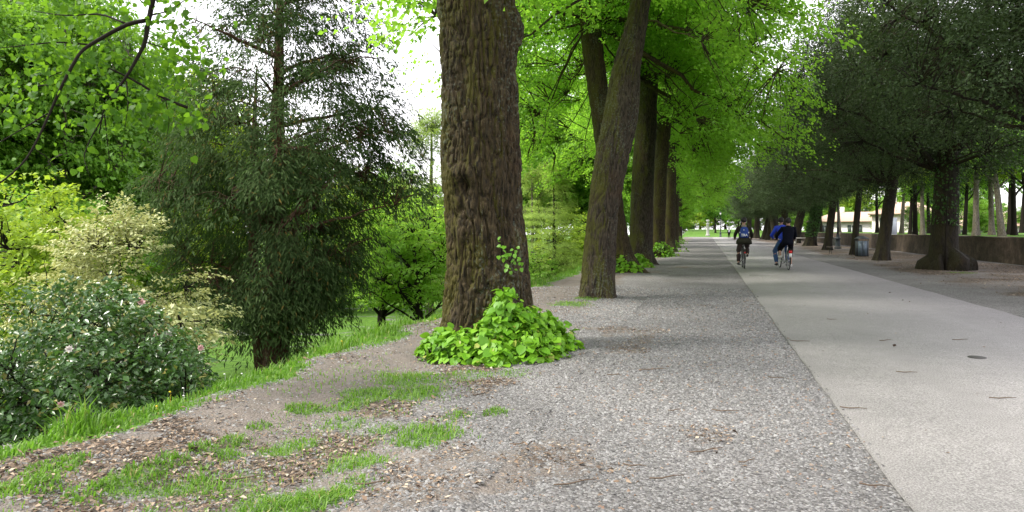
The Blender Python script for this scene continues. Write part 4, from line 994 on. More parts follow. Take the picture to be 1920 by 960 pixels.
SHR = [(-10, 24, 1.3, 'wood', 0, 'light green shrub behind the golden shrub at the left edge'), (70, 27, 1.3, 'wood', 1., 'light green shrub between golden shrub and dogwood'), (150, 26, 1.2, 'wood_dark', 2., 'mid green shrub behind the left half of the dogwood'), (215, 30, 1.3, 'wood', 3., 'light green shrub behind the top of the dogwood'),
       (330, 33, 1.2, 'golden', 4., 'yellow-green shrub between dogwood and yew'), (640, 37, 1.0, 'wood', 5., 'light green shrub at the right foot of the yew'), (690, 44, 1.2, 'golden', .5, 'yellow-green shrub behind the left maple'), (760, 46, 1.2, 'golden', 1.5, 'yellow-green shrub behind and between the maples'),
       (600, 48, 1.4, 'wood', 2.5, 'tall shrub behind the right half of the yew'), (960, 40, 1.0, 'wood', 3.5, 'light green shrub hidden partly by the massive lime'), (1075, 42, 1.1, 'golden', 4.5, 'yellow-green shrub just left of the knotted lime'), (1010, 33, .6, 'wood', 1., 'low shrub on the bank right of the massive lime'),
       (1120, 55, 1.2, 'wood', 2., 'shrub behind the knotted lime trunk'), (420, 44, 1.3, 'wood', 3., 'shrub beyond the lawn behind the yew'), (30, 38, 1.8, 'golden', 4., 'tall yellow-green shrub in the wood above the golden shrub'), (110, 44, 1.9, 'wood', 5., 'tall light green shrub beside the left pale trunk'), (270, 40, 1.7, 'wood_dark', 2.2, 'tall mid green shrub right of the pale trunks')]
for px, zc, s, lf, rz, lb in SHR:
    put(gS, 'garden_shrub', lb, px, zc, s, M[lf], TW, rz, 'shrubs at the foot of the wood')
# pale path across the lower garden
mb = MB()
for k_ in range(40):
    pass
gy = np.linspace(4, 60, 60); gx = -25+1.6*np.sin(gy*.11)
v = np.concatenate([np.stack([gx-1.0, gy, terr(gx-1.0, gy)+.06], -1), np.stack([gx+1.0, gy, terr(gx+1, gy)+.06], -1)])
mb.add(v, [(60+k, 60+k+1, k+1, k) for k in range(59)])
tag(mb.build('garden_path', M['road']), 'pale path winding through the lower garden', kind='structure')

# --- beyond the wall and at the far end
PG = 'trees on the lawn beyond the wall'
me_p = []
for sd, ln in ((81, (.5, .1)), (82, (-.2, .3)), (83, (1.0, 0))):
    me, tr = small_trunk('p', 7.5, .19, ln, sd, 14, 24, (.3, .1, 4))
    rg = np.random.RandomState(sd)
    C = ell_clusters(rg, 190, (ln[0]*.7, 0, 6.2), (2.4, 2.4, 2.6), .5, .5, (.6, .40), lambda p: 3.0+1.5*(noise3(p*.8)-.3))
    w, lv = dress(rg, C, (ln[0]*.7, 0, 5), tr, n_limbs=12, per=40, spray=.6, L=.24, W=.17, limb_r=.08, zstart=(2.0, 6), rise=.8)
    me_p.append((me, mesh_np('branches', w[0], quads=w[1]), mesh_np('crown', *lv)))
rgp = np.random.RandomState(84)
PL = {1795: 'pale slim trunk right beside the largest holm oak, beyond the wall', 1808: 'thin dark trunk second right of the largest holm oak, beyond the wall', 1830: 'pale leaning trunk midway between the largest oak and the right edge, beyond the wall',
      1860: 'pale slim tree beyond the wall, left of the palest leaning trunk', 1880: 'pale leaning tree nearest the wall towards the right edge', 1893: 'dark slim tree beyond the wall just right of the pale leaning one', 1902: 'dark forked slim tree beyond the wall close to the right edge',
      1935: 'dark slim tree beyond the wall at the very right edge', 1706: 'thin dark tree beyond the wall, first left of the largest oak group', 1716: 'dark forked tree beyond the wall right of the notice board', 1730: 'pale brown tree beyond the wall left of the largest oak', 1742: 'dark leaning tree beyond the wall close left of the largest oak'}
def putw(g, name, label, X, Y, s, leaf, bark, rz, group, hs=1.0):
    o = put(g, name, label, 0, 10, s, leaf, bark, rz, group, hs)
    o.location = (X, Y, float(terr(X, Y))-.03)
    return o
for k_, (px, zc, s, bk) in enumerate(((1706, 62, .8, 'twig'), (1716, 55, .95, 'twig'), (1730, 58, .95, 'bark_pale'), (1742, 66, .9, 'twig'), (1795, 60, 1., 'bark_pale'), (1808, 52, .8, 'twig'), (1830, 47, 1.05, 'bark_pale'), (1860, 50, 1.0, 'bark_pale'), (1880, 44, 1.05, 'bark_pale'),
                                     (1893, 56, 1., 'twig'), (1902, 47, .9, 'twig'), (1935, 43, 1.0, 'twig'), (1690, 70, 1., 'bark_pale'), (1645, 80, 1., 'twig'), (1575, 95, 1.1, 'bark_pale'), (1540, 110, 1.1, 'twig'), (1770, 75, 1.1, 'twig'), (1850, 80, 1.2, 'twig'), (1915, 85, 1.2, 'twig'), (1980, 50, 1., 'bark_pale'))):
    X, Y = c2w((px-CX)/F*zc, zc)
    putw(me_p[k_ % 3], 'park_tree', PL.get(px, 'farther slim light green tree on the lawn beyond the wall'), X, Y, s, M['golden' if k_ % 3 == 1 else 'wood'], M[bk], rgp.rand()*6, PG)
for px, zc, s in ((1720, 80, .8), (1835, 66, .75), (1860, 70, .8), (1812, 90, 1.0), (1745, 74, .6), (1905, 90, .8), (1660, 105, 1.0), (1520, 130, 1.3), (1480, 140, 1.3), (1590, 125, 1.0)):
    X, Y = c2w((px-CX)/F*zc, zc)
    putw(gS, 'park_shrub', 'bright green shrub on the lawn beyond the wall', X, Y, s, M['wood'], TW, rgp.rand()*6, 'shrubs beyond the wall')
for X, Y, s, lf in ((2.0, 178, 1.05, 'wood_dark'), (-6, 190, 1.2, 'wood'), (-14, 170, 1.1, 'wood_dark'), (9, 205, 1.3, 'wood'), (17, 195, 1.2, 'wood'), (-2, 240, 1.5, 'wood'), (6, 250, 1.5, 'golden'), (26, 210, 1.3, 'wood'), (-24, 205, 1.4, 'wood'), (14, 260, 1.6, 'wood'), (-10, 265, 1.6, 'wood'), (36, 200, 1.3, 'golden'),
                    (48, 190, 1.2, 'wood'), (60, 200, 1.4, 'wood')):
    putw(gA if rgp.rand() > .5 else gB, 'far_tree', 'far tree on the grass bank at the end of the road', X, Y, s, M[lf], TW, rgp.rand()*6, 'trees at the end of the road')
for k_ in range(26):
    X = -12+3.4*k_+rgp.rand()*2; Y = 225+12*rgp.rand()
    putw(gS, 'far_shrub', 'pale green shrub closing the far grass bank', X, Y, 2.4+rgp.rand(), M['golden' if k_ % 2 else 'wood'], TW, rgp.rand()*6, 'shrubs closing the far bank')
# far belt of trees round the horizon on the left
for k_ in range(22):
    px = -150+60*k_+rgp.rand()*30; zc = 110+40*rgp.rand()
    put(gA if k_ % 2 else gB, 'woodland_tree', wl_lab, px, zc, 1.15+.4*rgp.rand() if not 560 < px < 900 else .8, M['wood' if k_ % 3 else 'wood_dark'], TW, rgp.rand()*6, 'far belt of trees')

# ------------------------------------------------------------------ overhanging lime (trunk just outside the picture, left of the camera)
def broad_leaf(name, L=1.0, n=5):
    """heart-shaped blade with a folded midrib, unit length along +Y"""
    wd = [(0.0, .10), (.05, .36), (.25, .52), (.5, .50), (.75, .32), (.92, .11)]
    v = [(0, 0, 0)]; mid = []; lf = []; rt = []
    for t_, w_ in wd:
        mid.append(len(v)); v.append((0, t_, -.10*t_*t_))
        lf.append(len(v)); v.append((-w_, t_-(.10 if t_ < .1 else 0), .16*w_-.10*t_*t_))
        rt.append(len(v)); v.append((w_, t_-(.10 if t_ < .1 else 0), .16*w_-.10*t_*t_))
    tip = len(v); v.append((0, 1.04, -.14))
    q = []; t = [(mid[-1], tip, lf[-1]), (mid[-1], rt[-1], tip)]
    for a in range(len(wd)-1):
        q += [(mid[a], mid[a+1], lf[a+1], lf[a]), (mid[a], rt[a], rt[a+1], mid[a+1])]
    v = np.array(v)*L; v[:, 0] *= .92
    return mesh_np(name, v, t, q, smooth=True)
def leaf_many(P, T, N, L):
    """many broad leaves in one mesh (12 triangles each)"""
    T = unit(T); B = unit(np.cross(T, N)); N = np.cross(B, T)
    tmpl = np.array([(0, 0, 0), (-.40, .0, .05), (-.50, .38, .04), (-.27, .78, -.03), (0, 1.0, -.13), (.27, .78, -.03), (.50, .38, .04), (.40, .0, .05), (0, .4, -.02)])
    v = P[:, None]+(B[:, None]*tmpl[None, :, 0:1]+T[:, None]*tmpl[None, :, 1:2]+N[:, None]*tmpl[None, :, 2:3])*np.asarray(L)[:, None, None]
    f_ = np.array([(8, 0, 1), (8, 1, 2), (8, 2, 3), (8, 3, 4), (8, 4, 5), (8, 5, 6), (8, 6, 7), (8, 7, 0)])[:, ::-1]
    t = (np.arange(len(P))[:, None, None]*9+f_[None]).reshape(-1, 3)
    return v.reshape(-1, 3), t
def orient(o, T, N):
    T = Vector(T).normalized(); B = T.cross(Vector(N)).normalized(); N = B.cross(T)
    from mathutils import Matrix
    o.rotation_euler = Matrix((B, T, N)).transposed().to_euler()

t0 = (-2.9, -0.6)
me, tr0 = trunk_mesh('trunk', [(-.3, 0, 0), (5, .1, .1), (13, 0, .2)], [(-.3, .5), (4, .42), (8, .28), (13, .06)], 40, rows(-.2, 13, 60), 29, .02, 9, 1.6, (), (.3, .2, 5))
cr0 = lime_crown(25, 6.4, tr0, 4.2, 500, 44, 2.4, 6.5)
over = mk_tree('lime_tree', 'lime reaching in from outside the frame, its leafy branch hanging at top left', (*t0, 0), me, M['bark'], cr0[0], cr0[1], M['lime'], 'limes along the gravel')
O = np.array([*t0, 0.0])
ZH = 6.2
def br(pts, r0, r1, zc0=ZH, dz=0.0):
    P = np.array([pp(a, b, zc0+dz*k/max(1, len(pts)-1)) for k, (a, b) in enumerate(pts)])-O
    tt = np.linspace(0, 1, len(P)); fine = np.linspace(0, 1, len(P)*3)
    P = np.stack([np.interp(fine, tt, P[:, i]) for i in range(3)], -1)
    kk = np.array([.25, .5, .25]); Q = P.copy(); Q[1:-1] = P[:-2]*.25+P[1:-1]*.5+P[2:]*.25
    return Q, np.linspace(r0, r1, len(Q))
limbs = []
top = np.array(pp(291, -40, ZH))-O
mb = MB()
st = np.array([0.05, .05, 4.2])
path = bez(st[None], np.array([[-.9, 3.4, 5.2]]), top[None], 9)[0]
mb.tube(path, np.linspace(.12, .045, 9), 8)
segs = [([(291, -40), (287, 0), (277, 45), (273, 79), (255, 113), (241, 138), (210, 182), (194, 206), (186, 251)], .042, .008, 0), ([(275, 38), (237, 45), (168, 84), (148, 100), (117, 158), (93, 213), (69, 265), (45, 306), (0, 344), (-30, 360)], .03, .007, -.5),
        ([(205, 128), (241, 145), (275, 165), (310, 186), (352, 202)], .012, .022, .3), ([(237, 152), (241, 193), (234, 241)], .011, .004, 0), ([(196, 215), (201, 262), (206, 310)], .010, .004, .2), ([(192, 222), (168, 262), (156, 295), (168, 330)], .010, .003, -.2),
        ([(89, 213), (45, 240), (-10, 272)], .012, .005, -.3), ([(117, 158), (62, 161), (30, 178), (-10, 196)], .012, .004, .3), ([(128, 130), (100, 140), (65, 162)], .010, .004, -.2), ([(237, 45), (190, 25), (120, 30), (60, 20)], .016, .005, .4), ([(168, 84), (110, 78), (40, 86), (-20, 92)], .013, .004, -.4),
        ([(277, 30), (320, 20), (360, -10)], .014, .004, .3), ([(273, 79), (310, 90), (350, 112)], .010, .003, .3), ([(210, 182), (160, 172), (120, 178)], .009, .003, -.3), ([(287, 0), (230, -20), (150, -15), (60, -30)], .018, .005, .2), ([(310, 186), (318, 225), (312, 262)], .007, .003, .2), ([(60, 275), (95, 300), (130, 340)], .007, .003, .1), ([(30, 178), (0, 215), (-20, 240)], .006, .003, 0)]
allp = []
for pts, r0, r1, dz in segs:
    P, R = br(pts, r0, r1, ZH+(dz*.0), dz)
    mb.tube(P, R*.62, 6); allp.append(P)
mb.build('hanging_branch', M['twig'], over, True)
rngH = np.random.RandomState(91)
# leaf spots: along the twigs and in sprays near them, thinning downwards
cand = []
for P in allp:
    for p in P:
        zfac = 1.0 if p[2] > 2.45 else .25
        cand.append((p, zfac))
Ps = []
while len(Ps) < 1800:
    p, zf = cand[rngH.randint(len(cand))]
    if rngH.rand() > zf: continue
    q_ = p+rngH.normal(0, 1, 3)*np.array([.15, .15, .11])+np.array([-SA, CA, 0])*abs(rngH.normal(0, .3))
    if noise3(q_*np.array([2.2, 2.2, 3.0])+40) < .42: continue
    if q_[2] < 2.35 and rngH.rand() > .25: continue
    Ps.append(q_)
Ps = np.array(Ps); n = len(Ps)
Th = rngH.normal(0, .7, (n, 3)); Th[:, 2] -= .75
Nh = rngH.normal(0, .5, (n, 3)); Nh[:, 2] += .8
Lh = .030+.042*rngH.rand(n)**1.3
dist = np.linalg.norm(Ps+O-np.array([0, 0, EYE]), axis=1)
order = np.argsort(-(Lh/dist))
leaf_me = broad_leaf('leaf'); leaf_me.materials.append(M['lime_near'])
for i in order[:300]:
    o = link('leaf', leaf_me, None, over); o.location = Ps[i]; orient(o, Th[i], Nh[i]); o.scale = (Lh[i],)*3
rest = order[300:]
v, t = leaf_many(Ps[rest], Th[rest], Nh[rest], Lh[rest])
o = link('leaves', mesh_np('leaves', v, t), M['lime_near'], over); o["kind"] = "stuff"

# ------------------------------------------------------------------ leafy shoots round the lime trunks
def shoots(label, loc, mound, n, L, seed, n_obj, mat='shoot', tight=0.0):
    """mound: list of (dx, dy, rx, ry, h) heaps"""
    rg = np.random.RandomState(seed)
    th_ = thing('basal_shoots', label, 'shoots', loc)
    P, T, N = [], [], []
    mb = MB()
    w = np.array([m[2]*m[3]*(.4+m[4]) for m in mound]); w = w/w.sum()
    for k in range(n):
        dx, dy, rx, ry, h = mound[rg.choice(len(mound), p=w)]
        a = rg.rand()*6.283; rr = math.sqrt(rg.rand())
        zt = h*(1-rr**2.2)*(.72+.38*rg.rand())*(1 if rg.rand() < .8 else .6)+.03
        p = np.array([dx+rx*rr*math.cos(a), dy+ry*rr*math.sin(a), zt])
        o_ = np.array([math.cos(a)*(.35+rr), math.sin(a)*(.35+rr), 0])
        P.append(p); T.append(o_*.8+np.array([0, 0, -.55])+rg.normal(0, .4, 3)); N.append(o_*.55+np.array([0, 0, .9])+rg.normal(0, .3, 3))
        if k % 9 == 0:
            mb.tube([(dx+.25*(p[0]-dx), dy+.25*(p[1]-dy), -.04), ((p[0]+dx)/2+.1*(p[0]-dx), (p[1]+dy)/2+.1*(p[1]-dy), zt*.6), p], [.006, .004, .002], 4)
    P, T, N = map(np.array, (P, T, N)); Ls = L*(.28+.85*rg.rand(n)**1.2)
    w_ = P+np.array(loc); vis = (P[:, 2]*.6-(w_[:, 1])*.35)+Ls*6
    order = np.argsort(-(Ls*(1+.0*vis)+.02*vis)) if n_obj else np.arange(n)
    sm = broad_leaf('leaf'); sm.materials.append(M[mat])
    for i in order[:n_obj]:
        o = link('leaf', sm, None, th_); o.location = P[i]; orient(o, T[i], N[i]); o.scale = (Ls[i],)*3
    r_ = order[n_obj:]
    v, t = leaf_many(P[r_], T[r_], N[r_], Ls[r_])
    o = link('leaves', mesh_np('leaves', v, t), M[mat], th_); o["kind"] = "stuff"
    mb.build('stems', M['twig'], th_)
    return th_
# camera-right and towards-camera unit vectors at the big lime
rx_, ry_ = CA, SA
fx_, fy_ = SA, -CA
def rc(r, c): return (rx_*r+fx_*c, ry_*r+fy_*c)
m1 = []
for r, c, s, h in ((-.55, .60, .34, .34), (-.25, .80, .42, .36), (.10, .72, .46, .48), (.28, .62, .42, .80), (.50, .55, .42, .62), (.72, .40, .42, .52), (.95, .32, .34, .40), (.55, .85, .36, .36), (-.62, .75, .26, .28), (.12, .95, .34, .28), (.80, .72, .30, .30)):
    m1.append((*rc(r*.86+.02, c*1.22), s*.90, s*.90, h*.88))
shoots('mound of bright green heart-shaped lime leaves round the massive trunk', (*t1, 0.0), m1, 3600, .105, 5, 300)
# sprig on the trunk
rg = np.random.RandomState(8)
sp = thing('trunk_sprig', 'small sprig of young leaves growing from the massive lime trunk', 'sprig', (*t1, 0))
mb = MB(); k_ = 0
for (a, b_) in ((950, 475), (965, 487), (945, 462), (968, 470), (938, 478), (975, 495), (957, 500)):
    base_ = np.array(pp(955, 480, 8.45))-np.array([*t1, 0]); tipp = np.array(pp(a, b_, 8.36))-np.array([*t1, 0])
    mb.tube([base_-np.array([0, -.12, 0]), (base_+tipp)/2+np.array([0, 0, .01]), tipp], [.004, .003, .001], 4)
    for q_ in range(5):
        o = link('leaf', bpy.data.meshes['leaf.001'] if 'leaf.001' in bpy.data.meshes else leaf_me, None, sp)
        o.location = tipp+rg.normal(0, .03, 3); orient(o, (rg.normal(0, .6), -.3+rg.normal(0, .3), -.3+rg.normal(0, .4)), (rg.normal(0, .3), -.7, .7)); s_ = .035+.02*rg.rand(); o.scale = (s_,)*3
mb.build('stem', M['twig'], sp)
for (a, b_, zc, r, h, sd, lb) in ((1168, 508, 25.2, .42, .55, 15, 'green shoots at the foot of the dark left-leaning lime'), (1196, 502, 29.5, .4, .5, 16, 'green shoots between the left-leaning and upright limes'), (1240, 481, 40, .65, .8, 17, 'leafy shoots at the foot of the lime curving right'), (1252, 470, 50, .9, 1.1, 18, 'tall leafy shoots round the sixth lime'), (1266, 455, 76, .9, 1.0, 19, 'bright shoots at the foot of the free-standing dark lime')):
    X, Y = c2w((a-CX)/F*zc, zc)
    shoots(lb, (X, Y, float(terr(X, Y))), [(0, 0, r, r, h), (r*.8, -.2, r*.7, r*.7, h*.6), (-r*.7, .1, r*.6, r*.6, h*.6)], 500, .15, sd, 0, 'shoot')

# ------------------------------------------------------------------ people and bicycles
M['skin'] = plain('skin', (0.42, 0.25, 0.18), .55)
M['hair'] = plain('dark_hair', (0.012, 0.010, 0.009), .6)
M['parka'] = plain('olive_parka', (0.032, 0.032, 0.022), .9, spec=.1)
M['hood'] = plain('grey_beige_hood', (0.24, 0.21, 0.16), .9)
M['brown_trouser'] = plain('dark_brown_trousers', (0.045, 0.032, 0.026), .85)
M['bluejacket'] = plain('bright_blue_jacket', (0.012, 0.045, 0.50), .6)
M['jeans'] = plain('blue_jeans', (0.035, 0.085, 0.20), .85)
M['navy'] = plain('navy_jacket', (0.005, 0.006, 0.012), .9, spec=.08)
M['blackcloth'] = plain('black_cloth', (0.007, 0.007, 0.009), .9, spec=.08)
M['shoe'] = plain('black_shoe', (0.015, 0.014, 0.014), .5)
M['wshoe'] = plain('white_shoe', (0.65, 0.63, 0.60), .5)
M['packblue'] = plain('blue_backpack', (0.012, 0.05, 0.26), .6)
M['white'] = plain('white_paint', (0.75, 0.75, 0.74), .45)
M['black'] = plain('black_rubber', (0.014, 0.014, 0.014), .65)
M['steel'] = plain('steel', (0.45, 0.45, 0.46), .35, .9)
M['red'] = plain('red_lens', (0.55, 0.015, 0.015), .3)
M['darkframe'] = plain('dark_frame', (0.03, 0.03, 0.035), .35)
M['silver'] = plain('silver_frame', (0.50, 0.50, 0.50), .35, .3)

def skin_body(name, joints, edges, mat, parent, root=0, extra=None):
    """joints: [(x,y,z,r)], one continuous surface"""
    me = bpy.data.meshes.new(name)
    me.from_pydata([j[:3] for j in joints], edges, [])
    o = bpy.data.objects.new(name, me); col.objects.link(o)
    md = o.modifiers.new('skin', 'SKIN'); md.use_smooth_shade = True; md.branch_smoothing = .4
    for k, j in enumerate(joints):
        sv = me.skin_vertices[0].data[k]; r = j[3]
        sv.radius = (r, r) if not isinstance(r, tuple) else r
        sv.use_root = (k == root)
    sb = o.modifiers.new('sub', 'SUBSURF'); sb.levels = 1; sb.render_levels = 1
    vl = bpy.context.view_layer; vl.update()
    ev = o.evaluated_get(bpy.context.evaluated_depsgraph_get())
    nm = bpy.data.meshes.new_from_object(ev)
    bpy.data.objects.remove(o); bpy.data.meshes.remove(me)
    nm.name = name
    nm.materials.clear(); nm.materials.append(mat)
    return link(name, nm, None, parent)

def person(label, loc, J, cols, rz=0, extras=(), hair_len=0.0, jacket='short'):
    """J: pelvis, chest, neck, head, shL, elL, haL, shR..., hipL, knL, anL, toL..."""
    root = thing('person', label, 'person', loc, rz)
    g = lambda k: np.array(J[k], float)
    jn = []; ed = []; ix = {}
    def add(k, p, r, par=None):
        ix[k] = len(jn); jn.append((*[float(a) for a in p], r))
        if par is not None: ed.append((ix[par], ix[k]))
    pel, che, nek, hed = g('pelvis'), g('chest'), g('neck'), g('head')
    add('pelvis', pel, .13)
    add('waist', (pel+che)/2, .115, 'pelvis'); add('chest', che, .13, 'waist'); add('base', nek-(nek-che)*.12, .075, 'chest')
    add('neck', nek+(hed-nek)*.25, .052, 'base'); add('jaw', hed+np.array([0, .012, -.07]), .066, 'neck'); add('head', hed+np.array([0, .0, .015]), .092, 'jaw'); add('crown', hed+np.array([0, -.008, .085]), .07, 'head')
    for s in 'LR':
        sg = -1 if s == 'L' else 1
        sh, el, ha = g('sh'+s), g('el'+s), g('ha'+s)
        add('sh'+s, sh, .058, 'base'); add('um'+s, (sh+el)/2, .047, 'sh'+s); add('el'+s, el, .040, 'um'+s); add('fo'+s, el*.5+ha*.5, .037, 'el'+s); add('wr'+s, ha-(ha-el)*.06, .024, 'fo'+s)
        fw = unit((ha-el)[None])[0]
        add('pa'+s, ha+fw*.045, (.020, .036), 'wr'+s)
        hp, kn, an, to = g('hip'+s), g('kn'+s), g('an'+s), g('to'+s)
        add('hip'+s, hp, .085, 'pelvis'); add('th'+s, (hp+kn)/2, .075, 'hip'+s); add('kn'+s, kn, .055, 'th'+s); add('ca'+s, kn*.62+an*.38, .054, 'kn'+s); add('an'+s, an, .034, 'ca'+s)
        add('heel'+s, an+np.array([0, -.02, -.05]), .035, 'an'+s); add('to'+s, to, .030, 'an'+s)
    body = skin_body('body', jn, ed, M['skin'], root)
    # fingers closed forward from each palm, nose and ears, joined onto the body mesh
    mb = MB()
    for s in 'LR':
        sg = -1 if s == 'L' else 1
        el, ha = g('el'+s), g('ha'+s); fw = unit((ha-el)[None])[0]
        side = unit(np.cross(fw, np.array([0, 0, 1.]))[None])[0]; dn = np.cross(side, fw); dn = dn if dn[2] < 0 else -dn
        for k in range(4):
            b0 = ha+fw*.075+side*((k-1.5)*.019); ln = (.062, .072, .068, .052)[k]
            mb.tube([b0, b0+fw*ln*.45+dn*.006, b0+fw*ln*.6+dn*ln*.4, b0+fw*ln*.25+dn*ln*.6], [.009, .0088, .008, .006], 6)
        b0 = ha+fw*.02-side*sg*.032
        mb.tube([b0, b0+fw*.03-side*sg*.018+dn*.01, b0+fw*.055-side*sg*.008+dn*.03], [.011, .010, .007], 6)
    mb.blob(hed+np.array([0, .098, -.012]), (.014, .022, .022), 8, 6)
    for sg in (-1, 1): mb.blob(hed+np.array([sg*.083, 0, 0]), (.012, .02, .032), 8, 6)
    mb.tube([hed+np.array([-.024, .085, -.055]), hed+np.array([0, .092, -.056]), hed+np.array([.024, .085, -.055])], .006, 5)
    bm = bmesh.new(); bm.from_mesh(body.data); tmp = mb.mesh('tmp', True); bm.from_mesh(tmp); bm.to_mesh(body.data); bm.free()
    bpy.data.meshes.remove(tmp)
    MB().blob(hed+np.array([-.03, .086, .012]), (.012, .006, .007), 8, 6).blob(hed+np.array([.03, .086, .012]), (.012, .006, .007), 8, 6).build('eyes', M['hair'], body)
    # hair
    def hf(v, d):
        v = v.copy(); face = (d[..., 1] > .35) & (d[..., 2] < .45)
        v[face] *= .78; low = d[..., 2] < -.55; v[low] *= .8
        v += (noise3(v*70+3)[..., None]-.5)*.02
        return v
    MB().blob(hed+np.array([0, -.016, .045]), (.106, .118, .120+hair_len), 22, 16, hf).build('hair', cols['hair'], root, True)
    # jacket: torso loft, sleeves, collar
    up = unit((che-pel)[None])[0]
    hem = cols.get('hem', .20)
    mb = MB()
    t_ = [(-.17, hem, hem*.82), (-.06, hem*.98, hem*.78), (.10, .178, .135), (.28, .195, .145), (.42, .20, .142), (.50, .165, .115), (.56, .085, .075)]
    Lt = np.linalg.norm(nek-pel)/.56*.98
    pts = [pel+(nek-pel)*np.clip(a/.56, 0, 1)*1.0+up*min(a, 0)*1.0+np.array([0, -.02-.03*math.sin(max(0, a)/.56*3.1), 0]) for a, _, _ in t_]
    pts[0] = pel+np.array([0, -.05, -cols.get('drop', .14)])
    mb.tube(pts, [b for _, b, _ in t_], 22, [c for _, _, c in t_], up=(0, 1, 0.01))
    v = mb.v[0]; v += (noise3(v*9)[:, None]-.5)*np.array([.028, .028, .02])
    for s in 'LR':
        sh, el, ha = g('sh'+s), g('el'+s), g('ha'+s)
        mid = nek*.45+sh*.55-np.array([0, 0, .03])
        P = np.array([mid, sh+(sh-mid)*.12, sh*.5+el*.5, el, el*.5+ha*.5, ha-(ha-el)*.10]); 
        mb.tube(P, [.075, .078, .066, .062, .054, .044], 12)
    jk = mb.build('jacket', cols['jacket'], root, True)
    mb = MB(); mb.torus(nek+np.array([0, -.012, -.015]), .075, .032, 18, 8, 'z')
    if cols.get('hoodlump'): mb.blob(nek+np.array([0, -.11, -.05]), (.13, .075, .075), 14, 10)
    mb.build('hood' if cols.get('hoodlump') else 'collar', cols['collar'], jk, True)
    # trousers and shoes
    mb = MB()
    mb.blob(pel+np.array([0, .0, -.02]), (.172, .15, .13), 16, 10)
    for s in 'LR':
        hp, kn, an, to = (g(k+s) for k in ('hip', 'kn', 'an', 'to'))
        end = kn+(an-kn)*cols.get('leg_end', .92)
        mb.tube([hp+(hp-kn)*.12, hp*.6+kn*.4, kn, kn*.6+end*.4, end], [.108, .102, .090, .080, .064], 12)
    mb.build('trousers', cols['trousers'], root, True)
    for s in 'LR':
        an, to = g('an'+s), g('to'+s); d = to-an; d[2] *= .3; d = unit(d[None])[0]
        m = MB(); hl = an+np.array([0, 0, -.055])-d*.05; tip = to+d*.05+np.array([0, 0, -.006])
        m.tube([hl-d*.02, hl, hl*.6+tip*.4, hl*.2+tip*.8, tip], [.028, .042, .045, .042, .020], 12, [.030, .048, .042, .032, .018], up=(0, 0, 1))
        m.build('shoe', cols['shoe'], root, True)
    return root

def wheel(parent, y, R=.335, rimmat='steel'):
    w = MB().torus((0, y, R), R-.017, .019, 40, 8).build('wheel', M['black'], parent, True)
    MB().torus((0, y, R), R-.042, .011, 40, 6).build('rim', M[rimmat], w, True)
    m = MB()
    for k in range(18):
        a = k*6.283/18; sg = .03 if k % 2 else -.03
        m.tube([(sg, y+.02*math.cos(a+.9), R+.02*math.sin(a+.9)), (0, y+(R-.045)*math.cos(a), R+(R-.045)*math.sin(a))], .0014, 3, cap=False)
    m.build('spokes', M['steel'], w)
    MB().tube([(-.05, y, R), (.05, y, R)], .022, 10).build('hub', M['steel'], w, True)

